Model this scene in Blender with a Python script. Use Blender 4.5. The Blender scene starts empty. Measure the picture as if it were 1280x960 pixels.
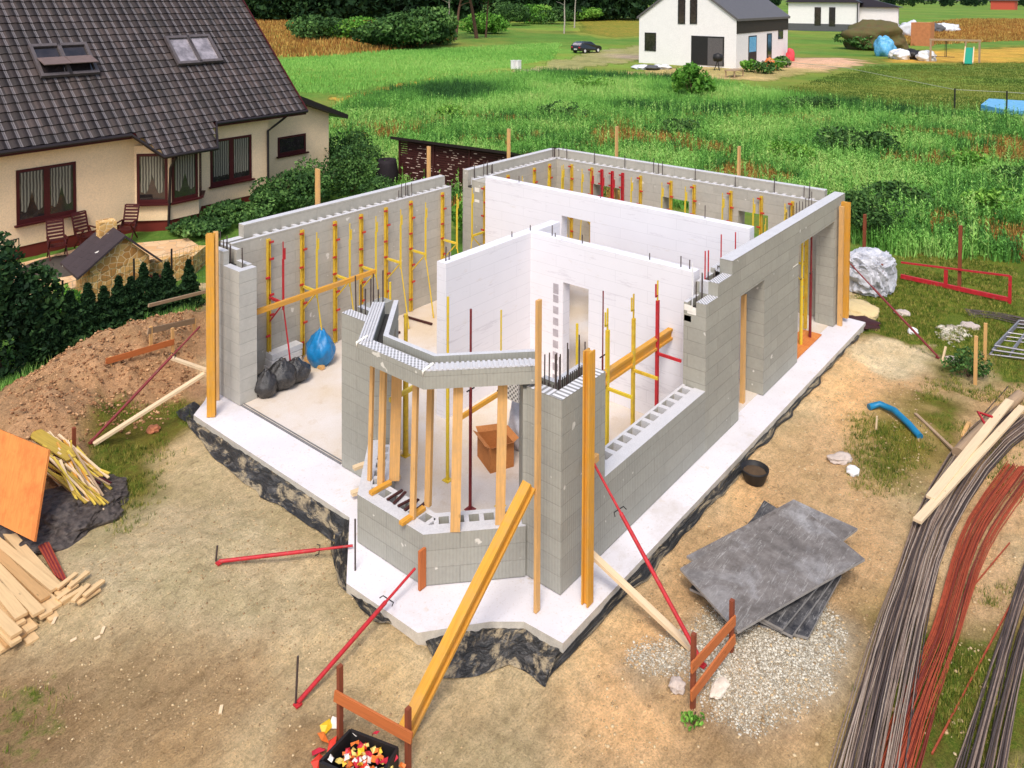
import bpy, bmesh, math, random
import numpy as np
from math import sin, cos, pi, radians, sqrt, atan2
from mathutils import Vector, Matrix, noise as mnoise
rnd = random.Random(7)
scene = bpy.context.scene
COL = scene.collection
# ------------------------------------------------------------------ camera model (survey of the site from the drone position)
FPX, CY, PITCH, ROLL, HEAD = 996.266, 24.66, .0296, .0050, .6863
C0 = np.array([-8.8728, -6.3432, 8.356])
_fw = np.array([cos(HEAD), sin(HEAD), 0]); _rt = np.array([sin(HEAD), -cos(HEAD), 0]); _up = np.array([0, 0, 1.])
F_ = _fw*cos(PITCH)-_up*sin(PITCH); U_ = _up*cos(PITCH)+_fw*sin(PITCH)
R_ = _rt*cos(ROLL)+U_*sin(ROLL); U2_ = U_*cos(ROLL)-_rt*sin(ROLL)
GZ = -0.25
def ray(px, py): return F_+R_*(px-640)/FPX-U2_*(py-CY)/FPX
def O(px, py, ax, val):
    d = ray(px, py); t = (val-C0[ax])/d[ax]; return Vector(C0+d*t)
def G(px, py, z=GZ): return O(px, py, 2, z)
def ZT(p, py):
    d0 = np.array([p[0], p[1], 0])-C0; k = CY-py
    return float((FPX*(d0@U2_)-k*(d0@F_))/(k*F_[2]-FPX*U2_[2]))
def S(r, g, b):
    f = lambda c: (c/255/12.92 if c <= 10 else ((c/255+.055)/1.055)**2.4)
    return (f(r), f(g), f(b), 1)
# ------------------------------------------------------------------ tagging
def tag(o, label=None, cat=None, group=None, kind=None):
    if label: o['label'] = label
    if cat: o['category'] = cat
    if group: o['group'] = group
    if kind: o['kind'] = kind
    return o
def thing(name, label, cat, loc=(0, 0, 0), group=None, rz=0):
    o = bpy.data.objects.new(name, None); COL.objects.link(o); o.location = loc; o.rotation_euler = (0, 0, rz)
    o.empty_display_size = .1
    return tag(o, label, cat, group)
def copy_tree(o, parent=None):
    c = o.copy(); COL.objects.link(c)
    if parent: c.parent = parent
    for ch in [x for x in bpy.data.objects if x.parent == o]: copy_tree(ch, c)
    return c
# ------------------------------------------------------------------ mesh builder with metric box UVs
class MB:
    def __init__(s): s.v = []; s.f = []; s.uv = []; s.mi = []; s.sm = []
    def add(s, vs, fs, uvs=None, mi=0, sm=False):
        b = len(s.v); s.v += [Vector(x) for x in vs]
        for i, f in enumerate(fs):
            s.f.append([b+k for k in f]); s.mi.append(mi[i] if isinstance(mi, list) else mi); s.sm.append(sm)
            if uvs: s.uv.append(uvs[i])
            else:
                p = [Vector(vs[k]) for k in f]; n = (p[1]-p[0]).cross(p[2]-p[0])
                if n.length < 1e-12 and len(p) > 3: n = (p[2]-p[0]).cross(p[3]-p[0])
                ax, ay, az = abs(n.x), abs(n.y), abs(n.z)
                if az >= max(ax, ay)*.9: s.uv.append([(q.x, q.y) for q in p])
                else:
                    t = Vector((-n.y, n.x, 0)); t.normalize()
                    s.uv.append([(q.dot(t), q.z) for q in p])
        return s
    def box(s, x0, x1, y0, y1, z0, z1, mi=0, top=None, M=None):
        if x0 > x1: x0, x1 = x1, x0
        if y0 > y1: y0, y1 = y1, y0
        vs = [(x0, y0, z0), (x1, y0, z0), (x1, y1, z0), (x0, y1, z0), (x0, y0, z1), (x1, y0, z1), (x1, y1, z1), (x0, y1, z1)]
        t = mi if top is None else top
        if M:
            q = MB().box(x0, x1, y0, y1, z0, z1); return s.add([M @ Vector(v) for v in vs], q.f, q.uv, mi=[mi, t, mi, mi, mi, mi])
        return s.add(vs, [(3, 2, 1, 0), (4, 5, 6, 7), (0, 1, 5, 4), (1, 2, 6, 5), (2, 3, 7, 6), (3, 0, 4, 7)], mi=[mi, t, mi, mi, mi, mi])
    def beam(s, p0, p1, w, h, up=(0, 0, 1), mi=0, ibeam=False):
        p0, p1 = Vector(p0), Vector(p1); d = p1-p0; Ln = d.length; d.normalize(); u = Vector(up)
        if abs(d.dot(u)) > .98: u = Vector((1, 0, 0))
        a = d.cross(u); a.normalize(); b = a.cross(d)
        if ibeam:
            fl = h*.2
            s._bar(p0, d, Ln, a, b, w, fl, 0, h/2-fl/2, mi); s._bar(p0, d, Ln, a, b, w, fl, 0, -h/2+fl/2, mi)
            s._bar(p0, d, Ln, a, b, w*.35, h-2*fl, 0, 0, mi); return s
        return s._bar(p0, d, Ln, a, b, w, h, 0, 0, mi)
    def _bar(s, p0, d, Ln, a, b, w, h, oa, ob, mi):
        vs = []; o = rnd.random()*7
        for t in (0, Ln):
            for (i, j) in ((-1, -1), (1, -1), (1, 1), (-1, 1)): vs.append(p0+d*t+a*(oa+i*w/2)+b*(ob+j*h/2))
        fs = [(0, 3, 2, 1), (4, 5, 6, 7)]; uv = [[(0, 0), (0, h), (w, h), (w, 0)]]*2
        for k in range(4):
            k2 = (k+1) % 4; ww = (w, h)[k % 2]; vo = o+k*.37
            fs.append((k, k2, k2+4, k+4)); uv.append([(o, vo), (o, vo+ww), (o+Ln, vo+ww), (o+Ln, vo)])
        return s.add(vs, fs, uv, mi)
    def tube(s, pts, r, n=7, mi=0, cap=True, r1=None):
        pts = [Vector(p) for p in pts]; N = len(pts); vs = []; fs = []; uv = []; L = 0
        ref = Vector((0, 0, 1))
        if abs((pts[-1]-pts[0]).normalized().dot(ref)) > .9: ref = Vector((1, 0, 0))
        for i, p in enumerate(pts):
            d = (pts[min(i+1, N-1)]-pts[max(i-1, 0)]).normalized(); a = d.cross(ref); a.normalize(); b = a.cross(d)
            rr = (r[i] if isinstance(r, (list, tuple)) else (r if r1 is None else r+(r1-r)*i/(N-1)))
            for k in range(n): t = 2*pi*k/n; vs.append(p+a*cos(t)*rr+b*sin(t)*rr)
        for i in range(N-1):
            l = (pts[i+1]-pts[i]).length
            for k in range(n):
                k2 = (k+1) % n; fs.append((i*n+k, i*n+k2, (i+1)*n+k2, (i+1)*n+k)); uv.append([(L, k/n), (L, (k+1)/n), (L+l, (k+1)/n), (L+l, k/n)])
            L += l
        s.add(vs, fs, uv, mi, sm=(n > 5))
        if cap:
            s.add(vs[:n], [list(range(n))[::-1]], mi=mi); s.add(vs[-n:], [list(range(n))], mi=mi)
        return s
    def prism(s, poly, z0, z1, mi=0, top=None):
        n = len(poly); a = sum(poly[i][0]*poly[(i+1) % n][1]-poly[(i+1) % n][0]*poly[i][1] for i in range(n))
        if a < 0: poly = poly[::-1]
        vs = [(p[0], p[1], z0) for p in poly]+[(p[0], p[1], z1) for p in poly]
        fs = [list(range(n))[::-1], list(range(n, 2*n))]+[(i, (i+1) % n, (i+1) % n+n, i+n) for i in range(n)]
        return s.add(vs, fs, mi=[mi, mi if top is None else top]+[mi]*n)
    def lathe(s, prof, c=(0, 0, 0), n=16, mi=0):
        c = Vector(c); vs = []; fs = []
        for (r, z) in prof:
            for k in range(n): vs.append(c+Vector((r*cos(2*pi*k/n), r*sin(2*pi*k/n), z)))
        for i in range(len(prof)-1):
            for k in range(n): k2 = (k+1) % n; fs.append((i*n+k, i*n+k2, (i+1)*n+k2, (i+1)*n+k))
        s.add(vs, fs, mi=mi, sm=True)
        if prof[-1][0] > 0: s.add(vs[-n:], [list(range(n))], mi=mi)
        return s
    def build(s, name, mats, parent=None, loc=None, bevel=0):
        me = bpy.data.meshes.new(name)
        off = Vector(parent.matrix_basis.translation) if (parent and loc is None) else Vector(loc or (0, 0, 0))
        if parent and parent.parent and loc is None: off = off+Vector(parent.parent.location)
        me.from_pydata([v-off for v in s.v], [], s.f)
        if not isinstance(mats, (list, tuple)): mats = [mats]
        for m in mats: me.materials.append(m)
        ul = me.uv_layers.new(name='UVMap'); fl = [c for u in s.uv for q in u for c in q]
        ul.data.foreach_set('uv', fl)
        me.polygons.foreach_set('material_index', s.mi); me.polygons.foreach_set('use_smooth', s.sm)
        me.update(); o = bpy.data.objects.new(name, me); COL.objects.link(o)
        if parent: o.parent = parent
        else: o.location = off
        if bevel:
            b = o.modifiers.new('bevel', 'BEVEL'); b.width = bevel; b.segments = 1; b.limit_method = 'ANGLE'
        return o
def solo(mb, name, mats, label, cat, group=None, kind=None, bevel=0):
    """one-mesh top-level thing with its origin at its base"""
    lo = Vector((sum(v.x for v in mb.v)/len(mb.v), sum(v.y for v in mb.v)/len(mb.v), min(v.z for v in mb.v)))
    o = mb.build(name, mats, None, loc=lo, bevel=bevel); return tag(o, label, cat, group, kind)
def np_mesh(name, V, Fq, mats, attr=None, kind=None, sm=False, k=4):
    """fast mesh from arrays; attr = per-face random value stored as a face attribute 'rv'"""
    me = bpy.data.meshes.new(name); nf = len(Fq)
    me.vertices.add(len(V)); me.vertices.foreach_set('co', np.asarray(V, dtype=np.float32).ravel())
    me.loops.add(nf*k); me.loops.foreach_set('vertex_index', np.asarray(Fq, dtype=np.int32).ravel())
    me.polygons.add(nf); me.polygons.foreach_set('loop_start', np.arange(0, nf*k, k, dtype=np.int32))
    me.polygons.foreach_set('loop_total', np.full(nf, k, dtype=np.int32))
    if sm: me.polygons.foreach_set('use_smooth', np.ones(nf, dtype=bool))
    for m in (mats if isinstance(mats, (list, tuple)) else [mats]): me.materials.append(m)
    me.update(calc_edges=True)
    if attr is not None:
        a = me.attributes.new('rv', 'FLOAT', 'FACE'); a.data.foreach_set('value', np.asarray(attr, dtype=np.float32))
    o = bpy.data.objects.new(name, me); COL.objects.link(o)
    return o
# ------------------------------------------------------------------ materials
MATS = {}
class NT:
    def __init__(s, name):
        s.m = bpy.data.materials.new(name); s.m.use_nodes = True; s.t = s.m.node_tree; s.n = s.t.nodes; s.l = s.t.links
        s.b = s.n['Principled BSDF']; s.uvn = None
    def new(s, t, **kw):
        n = s.n.new(t)
        for k, v in kw.items():
            if k in n.inputs: n.inputs[k].default_value = v
            else: setattr(n, k, v)
        return n
    def coord(s, which='Object'):
        n = s.n.new('ShaderNodeTexCoord'); return n.outputs[which]
    def scale(s, vec, sc):
        n = s.n.new('ShaderNodeMapping'); s.l.new(vec, n.inputs[0]); n.inputs['Scale'].default_value = sc if isinstance(sc, tuple) else (sc, sc, sc); return n.outputs[0]
    def noise(s, vec, sc, det=4, rough=.6, dist=0):
        n = s.n.new('ShaderNodeTexNoise'); n.inputs['Scale'].default_value = sc; n.inputs['Detail'].default_value = det
        n.inputs['Roughness'].default_value = rough; n.inputs['Distortion'].default_value = dist; s.l.new(vec, n.inputs['Vector']); return n.outputs['Fac']
    def ramp(s, fac, stops, interp='LINEAR'):
        n = s.n.new('ShaderNodeValToRGB'); n.color_ramp.interpolation = interp; e = n.color_ramp.elements
        while len(e) < len(stops): e.new(.5)
        for k, (p, c) in enumerate(stops): e[k].position = p; e[k].color = c
        s.l.new(fac, n.inputs[0]); return n.outputs[0]
    def mix(s, fac, a, b, mode='MIX'):
        n = s.n.new('ShaderNodeMix'); n.data_type = 'RGBA'; n.blend_type = mode
        for sock, v in ((n.inputs[0], fac), (n.inputs[6], a), (n.inputs[7], b)):
            if hasattr(v, 'is_linked'): s.l.new(v, sock)
            else: sock.default_value = v
        return n.outputs[2]
    def math(s, op, a, b=0., clamp=False):
        n = s.n.new('ShaderNodeMath'); n.operation = op; n.use_clamp = clamp
        for sock, v in ((n.inputs[0], a), (n.inputs[1], b)):
            if hasattr(v, 'is_linked'): s.l.new(v, sock)
            else: sock.default_value = v
        return n.outputs[0]
    def attr(s, name):
        n = s.n.new('ShaderNodeAttribute'); n.attribute_name = name; return n
    def bump(s, h, strength=.5, dist=.02, prev=None):
        n = s.n.new('ShaderNodeBump'); n.inputs['Strength'].default_value = strength; n.inputs['Distance'].default_value = dist
        s.l.new(h, n.inputs['Height'])
        if prev: s.l.new(prev, n.inputs['Normal'])
        return n.outputs[0]
    def out(s, col, rough=.8, normal=None, metallic=0, spec=.35):
        if hasattr(col, 'is_linked'): s.l.new(col, s.b.inputs['Base Color'])
        else: s.b.inputs['Base Color'].default_value = col
        if hasattr(rough, 'is_linked'): s.l.new(rough, s.b.inputs['Roughness'])
        else: s.b.inputs['Roughness'].default_value = rough
        s.b.inputs['Metallic'].default_value = metallic; s.b.inputs['Specular IOR Level'].default_value = spec
        if normal: s.l.new(normal, s.b.inputs['Normal'])
        return s.m
def dark(c, f): return (c[0]*f, c[1]*f, c[2]*f, 1)
def plain(name, c, rough=.7, var=.25, sc=6, bump=.2, metallic=0, spec=.35, c2=None, det=5, splash=None):
    t = NT(name); co = t.coord(); f = t.noise(co, sc, det)
    a = dark(c, 1-var); b = c2 or dark(c, 1+var)
    col = t.ramp(f, [(.3, a), (.7, b)])
    f2 = t.noise(co, sc*9, 3)
    col = t.mix(.35, col, t.ramp(f2, [(.3, dark(c, .7)), (.7, dark(c, 1.25))]), 'MIX')
    if splash: col = t.mix(t.ramp(t.noise(co, 11, 6, .75), [(.56, (0, 0, 0, 1)), (.66, (.8, .8, .8, 1))]), col, splash)
    nrm = t.bump(f2, bump, .01) if bump else None
    return t.out(col, rough, nrm, metallic, spec)
def wood(name, c, grain=.3, rough=.7, knots=True, dirt=None):
    t = NT(name); uv = t.coord('UV'); st = t.scale(uv, (1.2, 22, 1))
    f = t.noise(st, 1.6, 5, .65, .4); col = t.ramp(f, [(.25, dark(c, 1-grain)), (.5, c), (.8, dark(c, 1+grain*.6))])
    f2 = t.noise(uv, 1.1, 3); col = t.mix(t.math('MULTIPLY', f2, .5), col, dark(c, .6))
    if knots:
        v = t.n.new('ShaderNodeTexVoronoi'); v.inputs['Scale'].default_value = 2.2; t.l.new(t.scale(uv, (1, 3, 1)), v.inputs['Vector'])
        k = t.ramp(v.outputs['Distance'], [(.03, (1, 1, 1, 1)), (.09, (0, 0, 0, 1))]); col = t.mix(t.math('MULTIPLY', k, .6), col, dark(c, .3))
    if dirt:
        d = t.noise(t.coord(), 3, 6, .7); col = t.mix(t.ramp(d, [(.45, (0, 0, 0, 1)), (.7, (1, 1, 1, 1))]), col, dirt)
    return t.out(col, rough, t.bump(f, .25, .004), spec=.25)
def block_mat(name, c, ribs=True, course=.25, bw=1.0, mort=.66, ribamt=.08):
    t = NT(name); uv = t.coord('UV')
    b = t.n.new('ShaderNodeTexBrick'); b.inputs['Scale'].default_value = 1; b.inputs['Brick Width'].default_value = bw; b.inputs['Row Height'].default_value = course
    b.inputs['Mortar Size'].default_value = .008; b.inputs['Mortar Smooth'].default_value = .4; b.inputs['Bias'].default_value = 0
    b.inputs['Color1'].default_value = dark(c, .87); b.inputs['Color2'].default_value = dark(c, 1.1); b.inputs['Mortar'].default_value = dark(c, mort)
    b.offset = .37; b.offset_frequency = 2; t.l.new(uv, b.inputs['Vector'])
    col = b.outputs['Color']; co = t.coord()
    n1 = t.noise(co, 1.3, 5, .65); col = t.mix(.5, col, t.ramp(n1, [(.3, dark(c, .84)), (.7, dark(c, 1.12))]))
    n2 = t.noise(co, 14, 4); col = t.mix(.1, col, t.ramp(n2, [(.35, dark(c, .6)), (.65, dark(c, 1.4))]))
    sp = t.noise(t.scale(co, 1.), 5, 2, .5); col = t.mix(t.ramp(sp, [(.71, (0, 0, 0, 1)), (.74, (1, 1, 1, 1))]), col, S(215, 210, 200))
    h = t.math('MULTIPLY', b.outputs['Fac'], -1.)
    nr = t.bump(h, .6, .006)
    if ribs:
        w = t.n.new('ShaderNodeTexWave'); w.wave_type = 'BANDS'; w.bands_direction = 'X'; w.inputs['Scale'].default_value = 6.2; w.inputs['Distortion'].default_value = .15; t.l.new(uv, w.inputs['Vector'])
        col = t.mix(ribamt, col, t.ramp(w.outputs['Fac'], [(.0, dark(c, .35)), (.6, dark(c, 1.15))]))
        nr = t.bump(w.outputs['Fac'], .35, .006, nr)
    return t.out(col, .85, nr, spec=.2)
def stud_mat(name, base, line, mode='dots', sc=17.):
    t = NT(name); uv = t.coord('UV')
    sx = t.n.new('ShaderNodeSeparateXYZ'); t.l.new(uv, sx.inputs[0])
    fx = t.math('SINE', t.math('MULTIPLY', sx.outputs[0], 2*pi*sc)); fy = t.math('SINE', t.math('MULTIPLY', sx.outputs[1], 2*pi*sc))
    m = t.math('MULTIPLY', fx, fy) if mode == 'dots' else (fx if mode == 'x' else fy)
    m = t.math('GREATER_THAN', m, .12)
    col = t.mix(m, base, line); n = t.noise(t.coord(), 5, 4)
    col = t.mix(t.math('MULTIPLY', n, .3), col, dark(base, .7))
    return t.out(col, .85, t.bump(t.math('MULTIPLY', m, -1.), .8, .01), spec=.2)
GREY = S(161, 159, 149); GREYIN = S(178, 172, 159)
m_block = block_mat('grey_block_wall', GREY)
m_blockin = block_mat('grey_block_wall_inner', GREYIN, ribs=False)
m_blockpl = block_mat('grey_block_parged', S(184, 181, 172), ribs=False, mort=.62)
m_blockr = block_mat('grey_block_right_wall', S(162, 159, 147), ribs=False, mort=.55)
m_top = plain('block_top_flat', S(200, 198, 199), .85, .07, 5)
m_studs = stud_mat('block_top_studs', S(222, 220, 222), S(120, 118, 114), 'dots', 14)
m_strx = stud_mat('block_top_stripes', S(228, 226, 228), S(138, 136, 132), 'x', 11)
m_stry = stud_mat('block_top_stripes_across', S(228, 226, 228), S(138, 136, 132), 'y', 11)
m_void = plain('block_cavity_shade', S(62, 60, 58), .9, .2, 8)  # cavity fill coloured dark in place of the shade inside the blocks
def eps_mat():
    t = NT('white_polystyrene'); uv = t.coord('UV'); c = S(231, 228, 231)
    b = t.n.new('ShaderNodeTexBrick'); b.inputs['Scale'].default_value = 1; b.inputs['Brick Width'].default_value = 1.5; b.inputs['Row Height'].default_value = .25
    b.inputs['Mortar Size'].default_value = .004; b.inputs['Color1'].default_value = c; b.inputs['Color2'].default_value = dark(c, .97); b.inputs['Mortar'].default_value = dark(c, .74); t.l.new(uv, b.inputs['Vector'])
    co = t.coord(); n = t.noise(co, 1.5, 5); col = t.mix(.4, b.outputs['Color'], t.ramp(n, [(.3, dark(c, .9)), (.7, c)]))
    n2 = t.noise(t.scale(co, (1, 1, 3)), 2.3, 6, .7); col = t.mix(t.ramp(n2, [(.6, (0, 0, 0, 1)), (.8, (.6, .6, .6, 1))]), col, S(206, 194, 182))
    n4 = t.noise(t.scale(co, (.6, .6, 5)), 1.1, 7, .75); col = t.mix(t.ramp(n4, [(.58, (0, 0, 0, 1)), (.62, (.45, .45, .45, 1)), (.66, (0, 0, 0, 1))]), col, S(190, 184, 190))
    return t.out(col, .8, t.bump(t.noise(co, 60, 2), .12, .004), spec=.2)
m_eps = eps_mat()
def slab_mat():
    t = NT('slab_white_foundation'); co = t.coord(); c = S(224, 219, 221)
    n = t.noise(co, .9, 6, .6); col = t.ramp(n, [(.3, dark(c, .88)), (.6, c)])
    n2 = t.noise(co, 26, 5, .7); col = t.mix(t.ramp(n2, [(.57, (0, 0, 0, 1)), (.66, (.55, .55, .55, 1))]), col, S(196, 184, 176))
    n3 = t.noise(co, 3, 6, .7); col = t.mix(t.ramp(n3, [(.6, (0, 0, 0, 1)), (.72, (.7, .7, .7, 1))]), col, S(200, 182, 160))
    n4 = t.noise(co, .6, 8, .75); col = t.mix(t.ramp(n4, [(.55, (0, 0, 0, 1)), (.68, (.6, .6, .6, 1))]), col, S(196, 186, 178))
    return t.out(col, .85, t.bump(n2, .25, .01), spec=.2)
m_slab = slab_mat()
def floor_mat():
    t = NT('concrete_floor'); co = t.coord(); c = S(214, 203, 192)
    n = t.noise(co, .45, 6, .6); col = t.ramp(n, [(.35, S(206, 186, 158)), (.55, c), (.75, S(224, 218, 216))])
    n2 = t.noise(co, 3.2, 6, .7); col = t.mix(t.ramp(n2, [(.55, (0, 0, 0, 1)), (.75, (.6, .6, .6, 1))]), col, S(190, 164, 128))
    n3 = t.noise(co, 40, 3); col = t.mix(.15, col, t.ramp(n3, [(.3, S(170, 150, 130)), (.7, S(245, 240, 236))]))
    return t.out(col, .8, t.bump(n3, .15, .004), spec=.25)
m_floor = floor_mat()
m_wood = wood('sawn_timber', S(224, 174, 110), .34, dirt=S(196, 156, 108)); m_woodpale = wood('pale_timber', S(236, 208, 168), .2); m_woodrust = wood('reddish_board', S(196, 112, 62), .3)
m_woodor = wood('yellow_formwork_beam', S(222, 160, 60), .36, dirt=S(198, 150, 84)); m_woodold = wood('weathered_board', S(176, 148, 118), .35)
m_woodpost = wood('brown_stake', S(140, 74, 50), .3); m_ply = wood('orange_plywood', S(224, 140, 72), .35, knots=False, dirt=S(196, 108, 54))
m_ywood = wood('yellow_timber', S(226, 196, 84), .25)
m_yel = plain('yellow_painted_steel', S(226, 200, 52), .5, .2, 8, .1, c2=S(232, 186, 60), splash=S(186, 172, 130)); m_yelor = plain('ochre_painted_steel', S(216, 170, 50), .55, .3, 9, .1, c2=S(232, 204, 66), splash=S(170, 150, 110))
m_red = plain('red_painted_steel', S(186, 40, 48), .5, .3, 9, .1, splash=S(150, 92, 80)); m_dkred = plain('dark_red_steel', S(120, 36, 40), .55, .35, 9, .1, splash=S(120, 84, 74))
m_rebar = plain('rebar_dark', S(78, 66, 62), .6, .35, 20, .3); m_rust = plain('rebar_rust', S(158, 70, 44), .8, .35, 14, .3, c2=S(186, 84, 52)); m_rebgr = plain('rebar_grey', S(134, 114, 100), .6, .4, 12, .2)
m_foam = plain('white_foam_seam', S(236, 230, 218), .9, .1, 20)
m_blackpl = plain('black_plastic', S(26, 25, 26), .25, .6, 9, 1., spec=.7, c2=S(74, 72, 72))
m_bluebag = plain('blue_plastic', S(22, 120, 178), .35, .3, 9, .5, spec=.5); m_bluetarp = plain('light_blue_tarp', S(60, 160, 215), .4, .2, 4, .3, c2=S(150, 200, 220))
m_bluepipe = plain('blue_pipe', S(20, 118, 160), .4, .2, 7, .1, spec=.5); m_card = plain('cardboard', S(186, 120, 66), .85, .15, 5)
m_blk = plain('black_metal', S(36, 34, 34), .5, .3, 8); m_white = plain('white_paint', S(226, 224, 222), .6, .06, 5); m_dkbrown = plain('dark_brown', S(66, 30, 28), .6, .2, 6)
m_plast = plain('translucent_white_film', S(214, 214, 218), .3, .2, 9, .5, spec=.6, c2=S(240, 240, 242))
# ================================================================== world, sun, camera
w = bpy.data.worlds.new("World"); scene.world = w; w.use_nodes = True
nt = w.node_tree; sky = nt.nodes.new('ShaderNodeTexSky'); sky.sky_type = 'NISHITA'; sky.sun_disc = False
SUN_EL, SUN_AZ = radians(56), HEAD+radians(172)      # azimuth of the sun measured from +X, behind and left of the viewer
sky.sun_elevation = SUN_EL; sky.sun_rotation = pi/2-SUN_AZ; sky.air_density = 1.0; sky.dust_density = 3.0; sky.ozone_density = .6
bgn = nt.nodes['Background']; bgn.inputs['Strength'].default_value = .15; nt.links.new(sky.outputs[0], bgn.inputs[0])
sl = bpy.data.lights.new('sun', 'SUN'); sl.energy = 1.6; sl.angle = radians(18); sl.color = (1, .96, .9)
so = bpy.data.objects.new('sun', sl); COL.objects.link(so)
sdir = Vector((cos(SUN_AZ)*cos(SUN_EL), sin(SUN_AZ)*cos(SUN_EL), sin(SUN_EL)))
so.rotation_euler = sdir.to_track_quat('Z', 'Y').to_euler()
cam = bpy.data.cameras.new('camera'); co_ = bpy.data.objects.new('camera', cam); COL.objects.link(co_); scene.camera = co_
Mx = Matrix((R_, U2_, -F_)).transposed().to_4x4(); Mx.translation = Vector(C0); co_.matrix_world = Mx
cam.sensor_width = 36; cam.lens = FPX/1280*36; cam.shift_x = 0; cam.shift_y = -(480-CY)/1280; cam.clip_end = 4000; cam.clip_start = .1
vs = scene.view_settings; vs.view_transform = 'Standard'; vs.look = 'None'; vs.gamma = 1; vs.exposure = .47; vs.use_curve_mapping = False
scene.render.engine = 'CYCLES'
scene.render.resolution_x = 1024; scene.render.resolution_y = 768

# ================================================================== numeric helpers
def _h(i, j, seed):
    n = (i*374761393+j*668265263+seed*1274126177) & 0xffffffff
    n = ((n ^ (n >> 13))*1274126177) & 0xffffffff
    return ((n ^ (n >> 16)) & 0xffff)/65535.
def vn(x, y, seed=0):
    xi = np.floor(x).astype(np.int64); yi = np.floor(y).astype(np.int64); fx = x-xi; fy = y-yi
    fx = fx*fx*(3-2*fx); fy = fy*fy*(3-2*fy)
    a = _h(xi, yi, seed); b = _h(xi+1, yi, seed); c = _h(xi, yi+1, seed); d = _h(xi+1, yi+1, seed)
    return (a*(1-fx)+b*fx)*(1-fy)+(c*(1-fx)+d*fx)*fy
def fbm(x, y, o=4, seed=0):
    s = 0; a = .5; t = 0
    for k in range(o): s = s+a*vn(x*2**k, y*2**k, seed+k*17); t += a; a *= .5
    return s/t
def sdist(px, py, poly):
    """signed distance in metres to a ground polygon, positive inside"""
    d = np.full(px.shape, 1e9); ins = np.zeros(px.shape, bool); n = len(poly)
    for i in range(n):
        x0, y0 = poly[i]; x1, y1 = poly[(i+1) % n]; ex, ey = x1-x0, y1-y0; L2 = ex*ex+ey*ey+1e-12
        t = np.clip(((px-x0)*ex+(py-y0)*ey)/L2, 0, 1); d = np.minimum(d, np.hypot(px-x0-t*ex, py-y0-t*ey))
        c = (y0 > py) != (y1 > py)
        with np.errstate(divide='ignore', invalid='ignore'): xs = x0+(py-y0)*ex/(ey if abs(ey) > 1e-12 else 1e-12)
        ins ^= (c & (px < xs))
    return np.where(ins, d, -d)
def GP(*pts): return [tuple(G(a, b)[:2]) for a, b in pts]
MOUNDS = [(G(40, 545), 1.5, .55), (G(110, 490), 1.3, .50), (G(172, 458), 1.3, .62), (G(232, 425), 1.2, .52), (G(95, 562), .7, .25), (G(15, 590), 1., .45),
          (G(215, 700), 1.6, .16), (G(150, 740), 1.2, .14), (G(330, 690), 1.2, .08), (G(960, 830), 1.1, .20), (G(820, 850), .6, .07), (G(1190, 425), .9, .12)]
def ground_h(x, y):
    z = (fbm(x*.7, y*.7, 3, 5)-.5)*.10+(fbm(x*3.1, y*3.1, 3, 9)-.5)*.05
    dcam = np.hypot(x-C0[0], y-C0[1]); 
    for c, r, h in MOUNDS:
        q = ((x-c.x)**2+(y-c.y)**2)/(r*r); k = h*np.exp(-q*1.1); z = z+k*(1+.5*(fbm(x*2.3, y*2.3, 3, 31)-.5)); 
    soft = sum(np.exp(-((x-c.x)**2+(y-c.y)**2)/(r*r)) for c, r, h in MOUNDS[:6])
    z = z+np.clip(soft, 0, 1)*((fbm(x*4, y*4, 3, 12)-.5)*.42+(np.abs(fbm(x*2, y*2, 3, 19)-.5))*.35)
    sd = sdist(x, y, SLAB2D); z = np.where(sd > -.25, np.minimum(z, 0.), z*np.clip((-sd)/.6, .15, 1))
    z = z+.10*np.exp(-(np.minimum(sd, 0)/.55)**2)
    z = np.where(sd > .05, -.12, z)
    return z+GZ
SLABPX = [(242, 518), (437, 646), (433, 728), (522, 790), (612, 776), (655, 776), (703.6, 803)]
SLAB2D = [tuple(G(a, b, 0)[:2]) for a, b in SLABPX]+[(12.66, -.55), (12.9, 9.75), (.5, 9.75), tuple(G(256, 500, 0)[:2])]
def gh(p):
    return float(ground_h(np.array([p[0]]), np.array([p[1]]))[0])
def ground_at(px, py):
    p = G(px, py); p.z = gh(p); return p

# ================================================================== the ground sheet
def axis(*segs):
    out = [segs[0][0]]
    for a, b, s0, s1 in segs:
        x = a
        while x < b-1e-6:
            t = (x-a)/(b-a); x += s0+(s1-s0)*t; out.append(min(x, b))
    return np.array(sorted(set(np.round(out, 4))))
D = axis((-14, 4, 2, .5), (4, 24, .11, .13), (24, 45, .15, .5), (45, 130, .6, 3.5), (130, 420, 4, 24), (420, 2500, 60, 400))
Xr = axis((0, 12, .12, .13), (12, 40, .2, .6), (40, 140, .8, 3), (140, 500, 5, 20), (500, 2500, 60, 300)); X = np.concatenate([-Xr[::-1][:-1], Xr])
DD, XX = np.meshgrid(D, X, indexing='ij')
gx = C0[0]+DD*cos(HEAD)+XX*sin(HEAD); gy = C0[1]+DD*sin(HEAD)-XX*cos(HEAD)
near = DD < 60
gz = np.where(DD < 600, ground_h(gx, gy), GZ)
c3 = lambda r, g, b: np.array(S(r, g, b)[:3])
SAND, SANDP, CLAY, DIRT, GRN, GRN2, LAWN, GOLD, RUSTY, PATH, PINK, OLIVE, SOIL = c3(216, 192, 148), c3(226, 206, 166), c3(222, 184, 136), c3(170, 140, 102), c3(82, 112, 46), c3(118, 168, 70), c3(84, 104, 46), c3(206, 164, 74), c3(178, 120, 60), c3(176, 158, 138), c3(222, 180, 150), c3(124, 118, 52), c3(198, 156, 116)
colr = np.empty(gx.shape+(3,)); colr[:] = SAND
gr = np.zeros(gx.shape)
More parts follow.
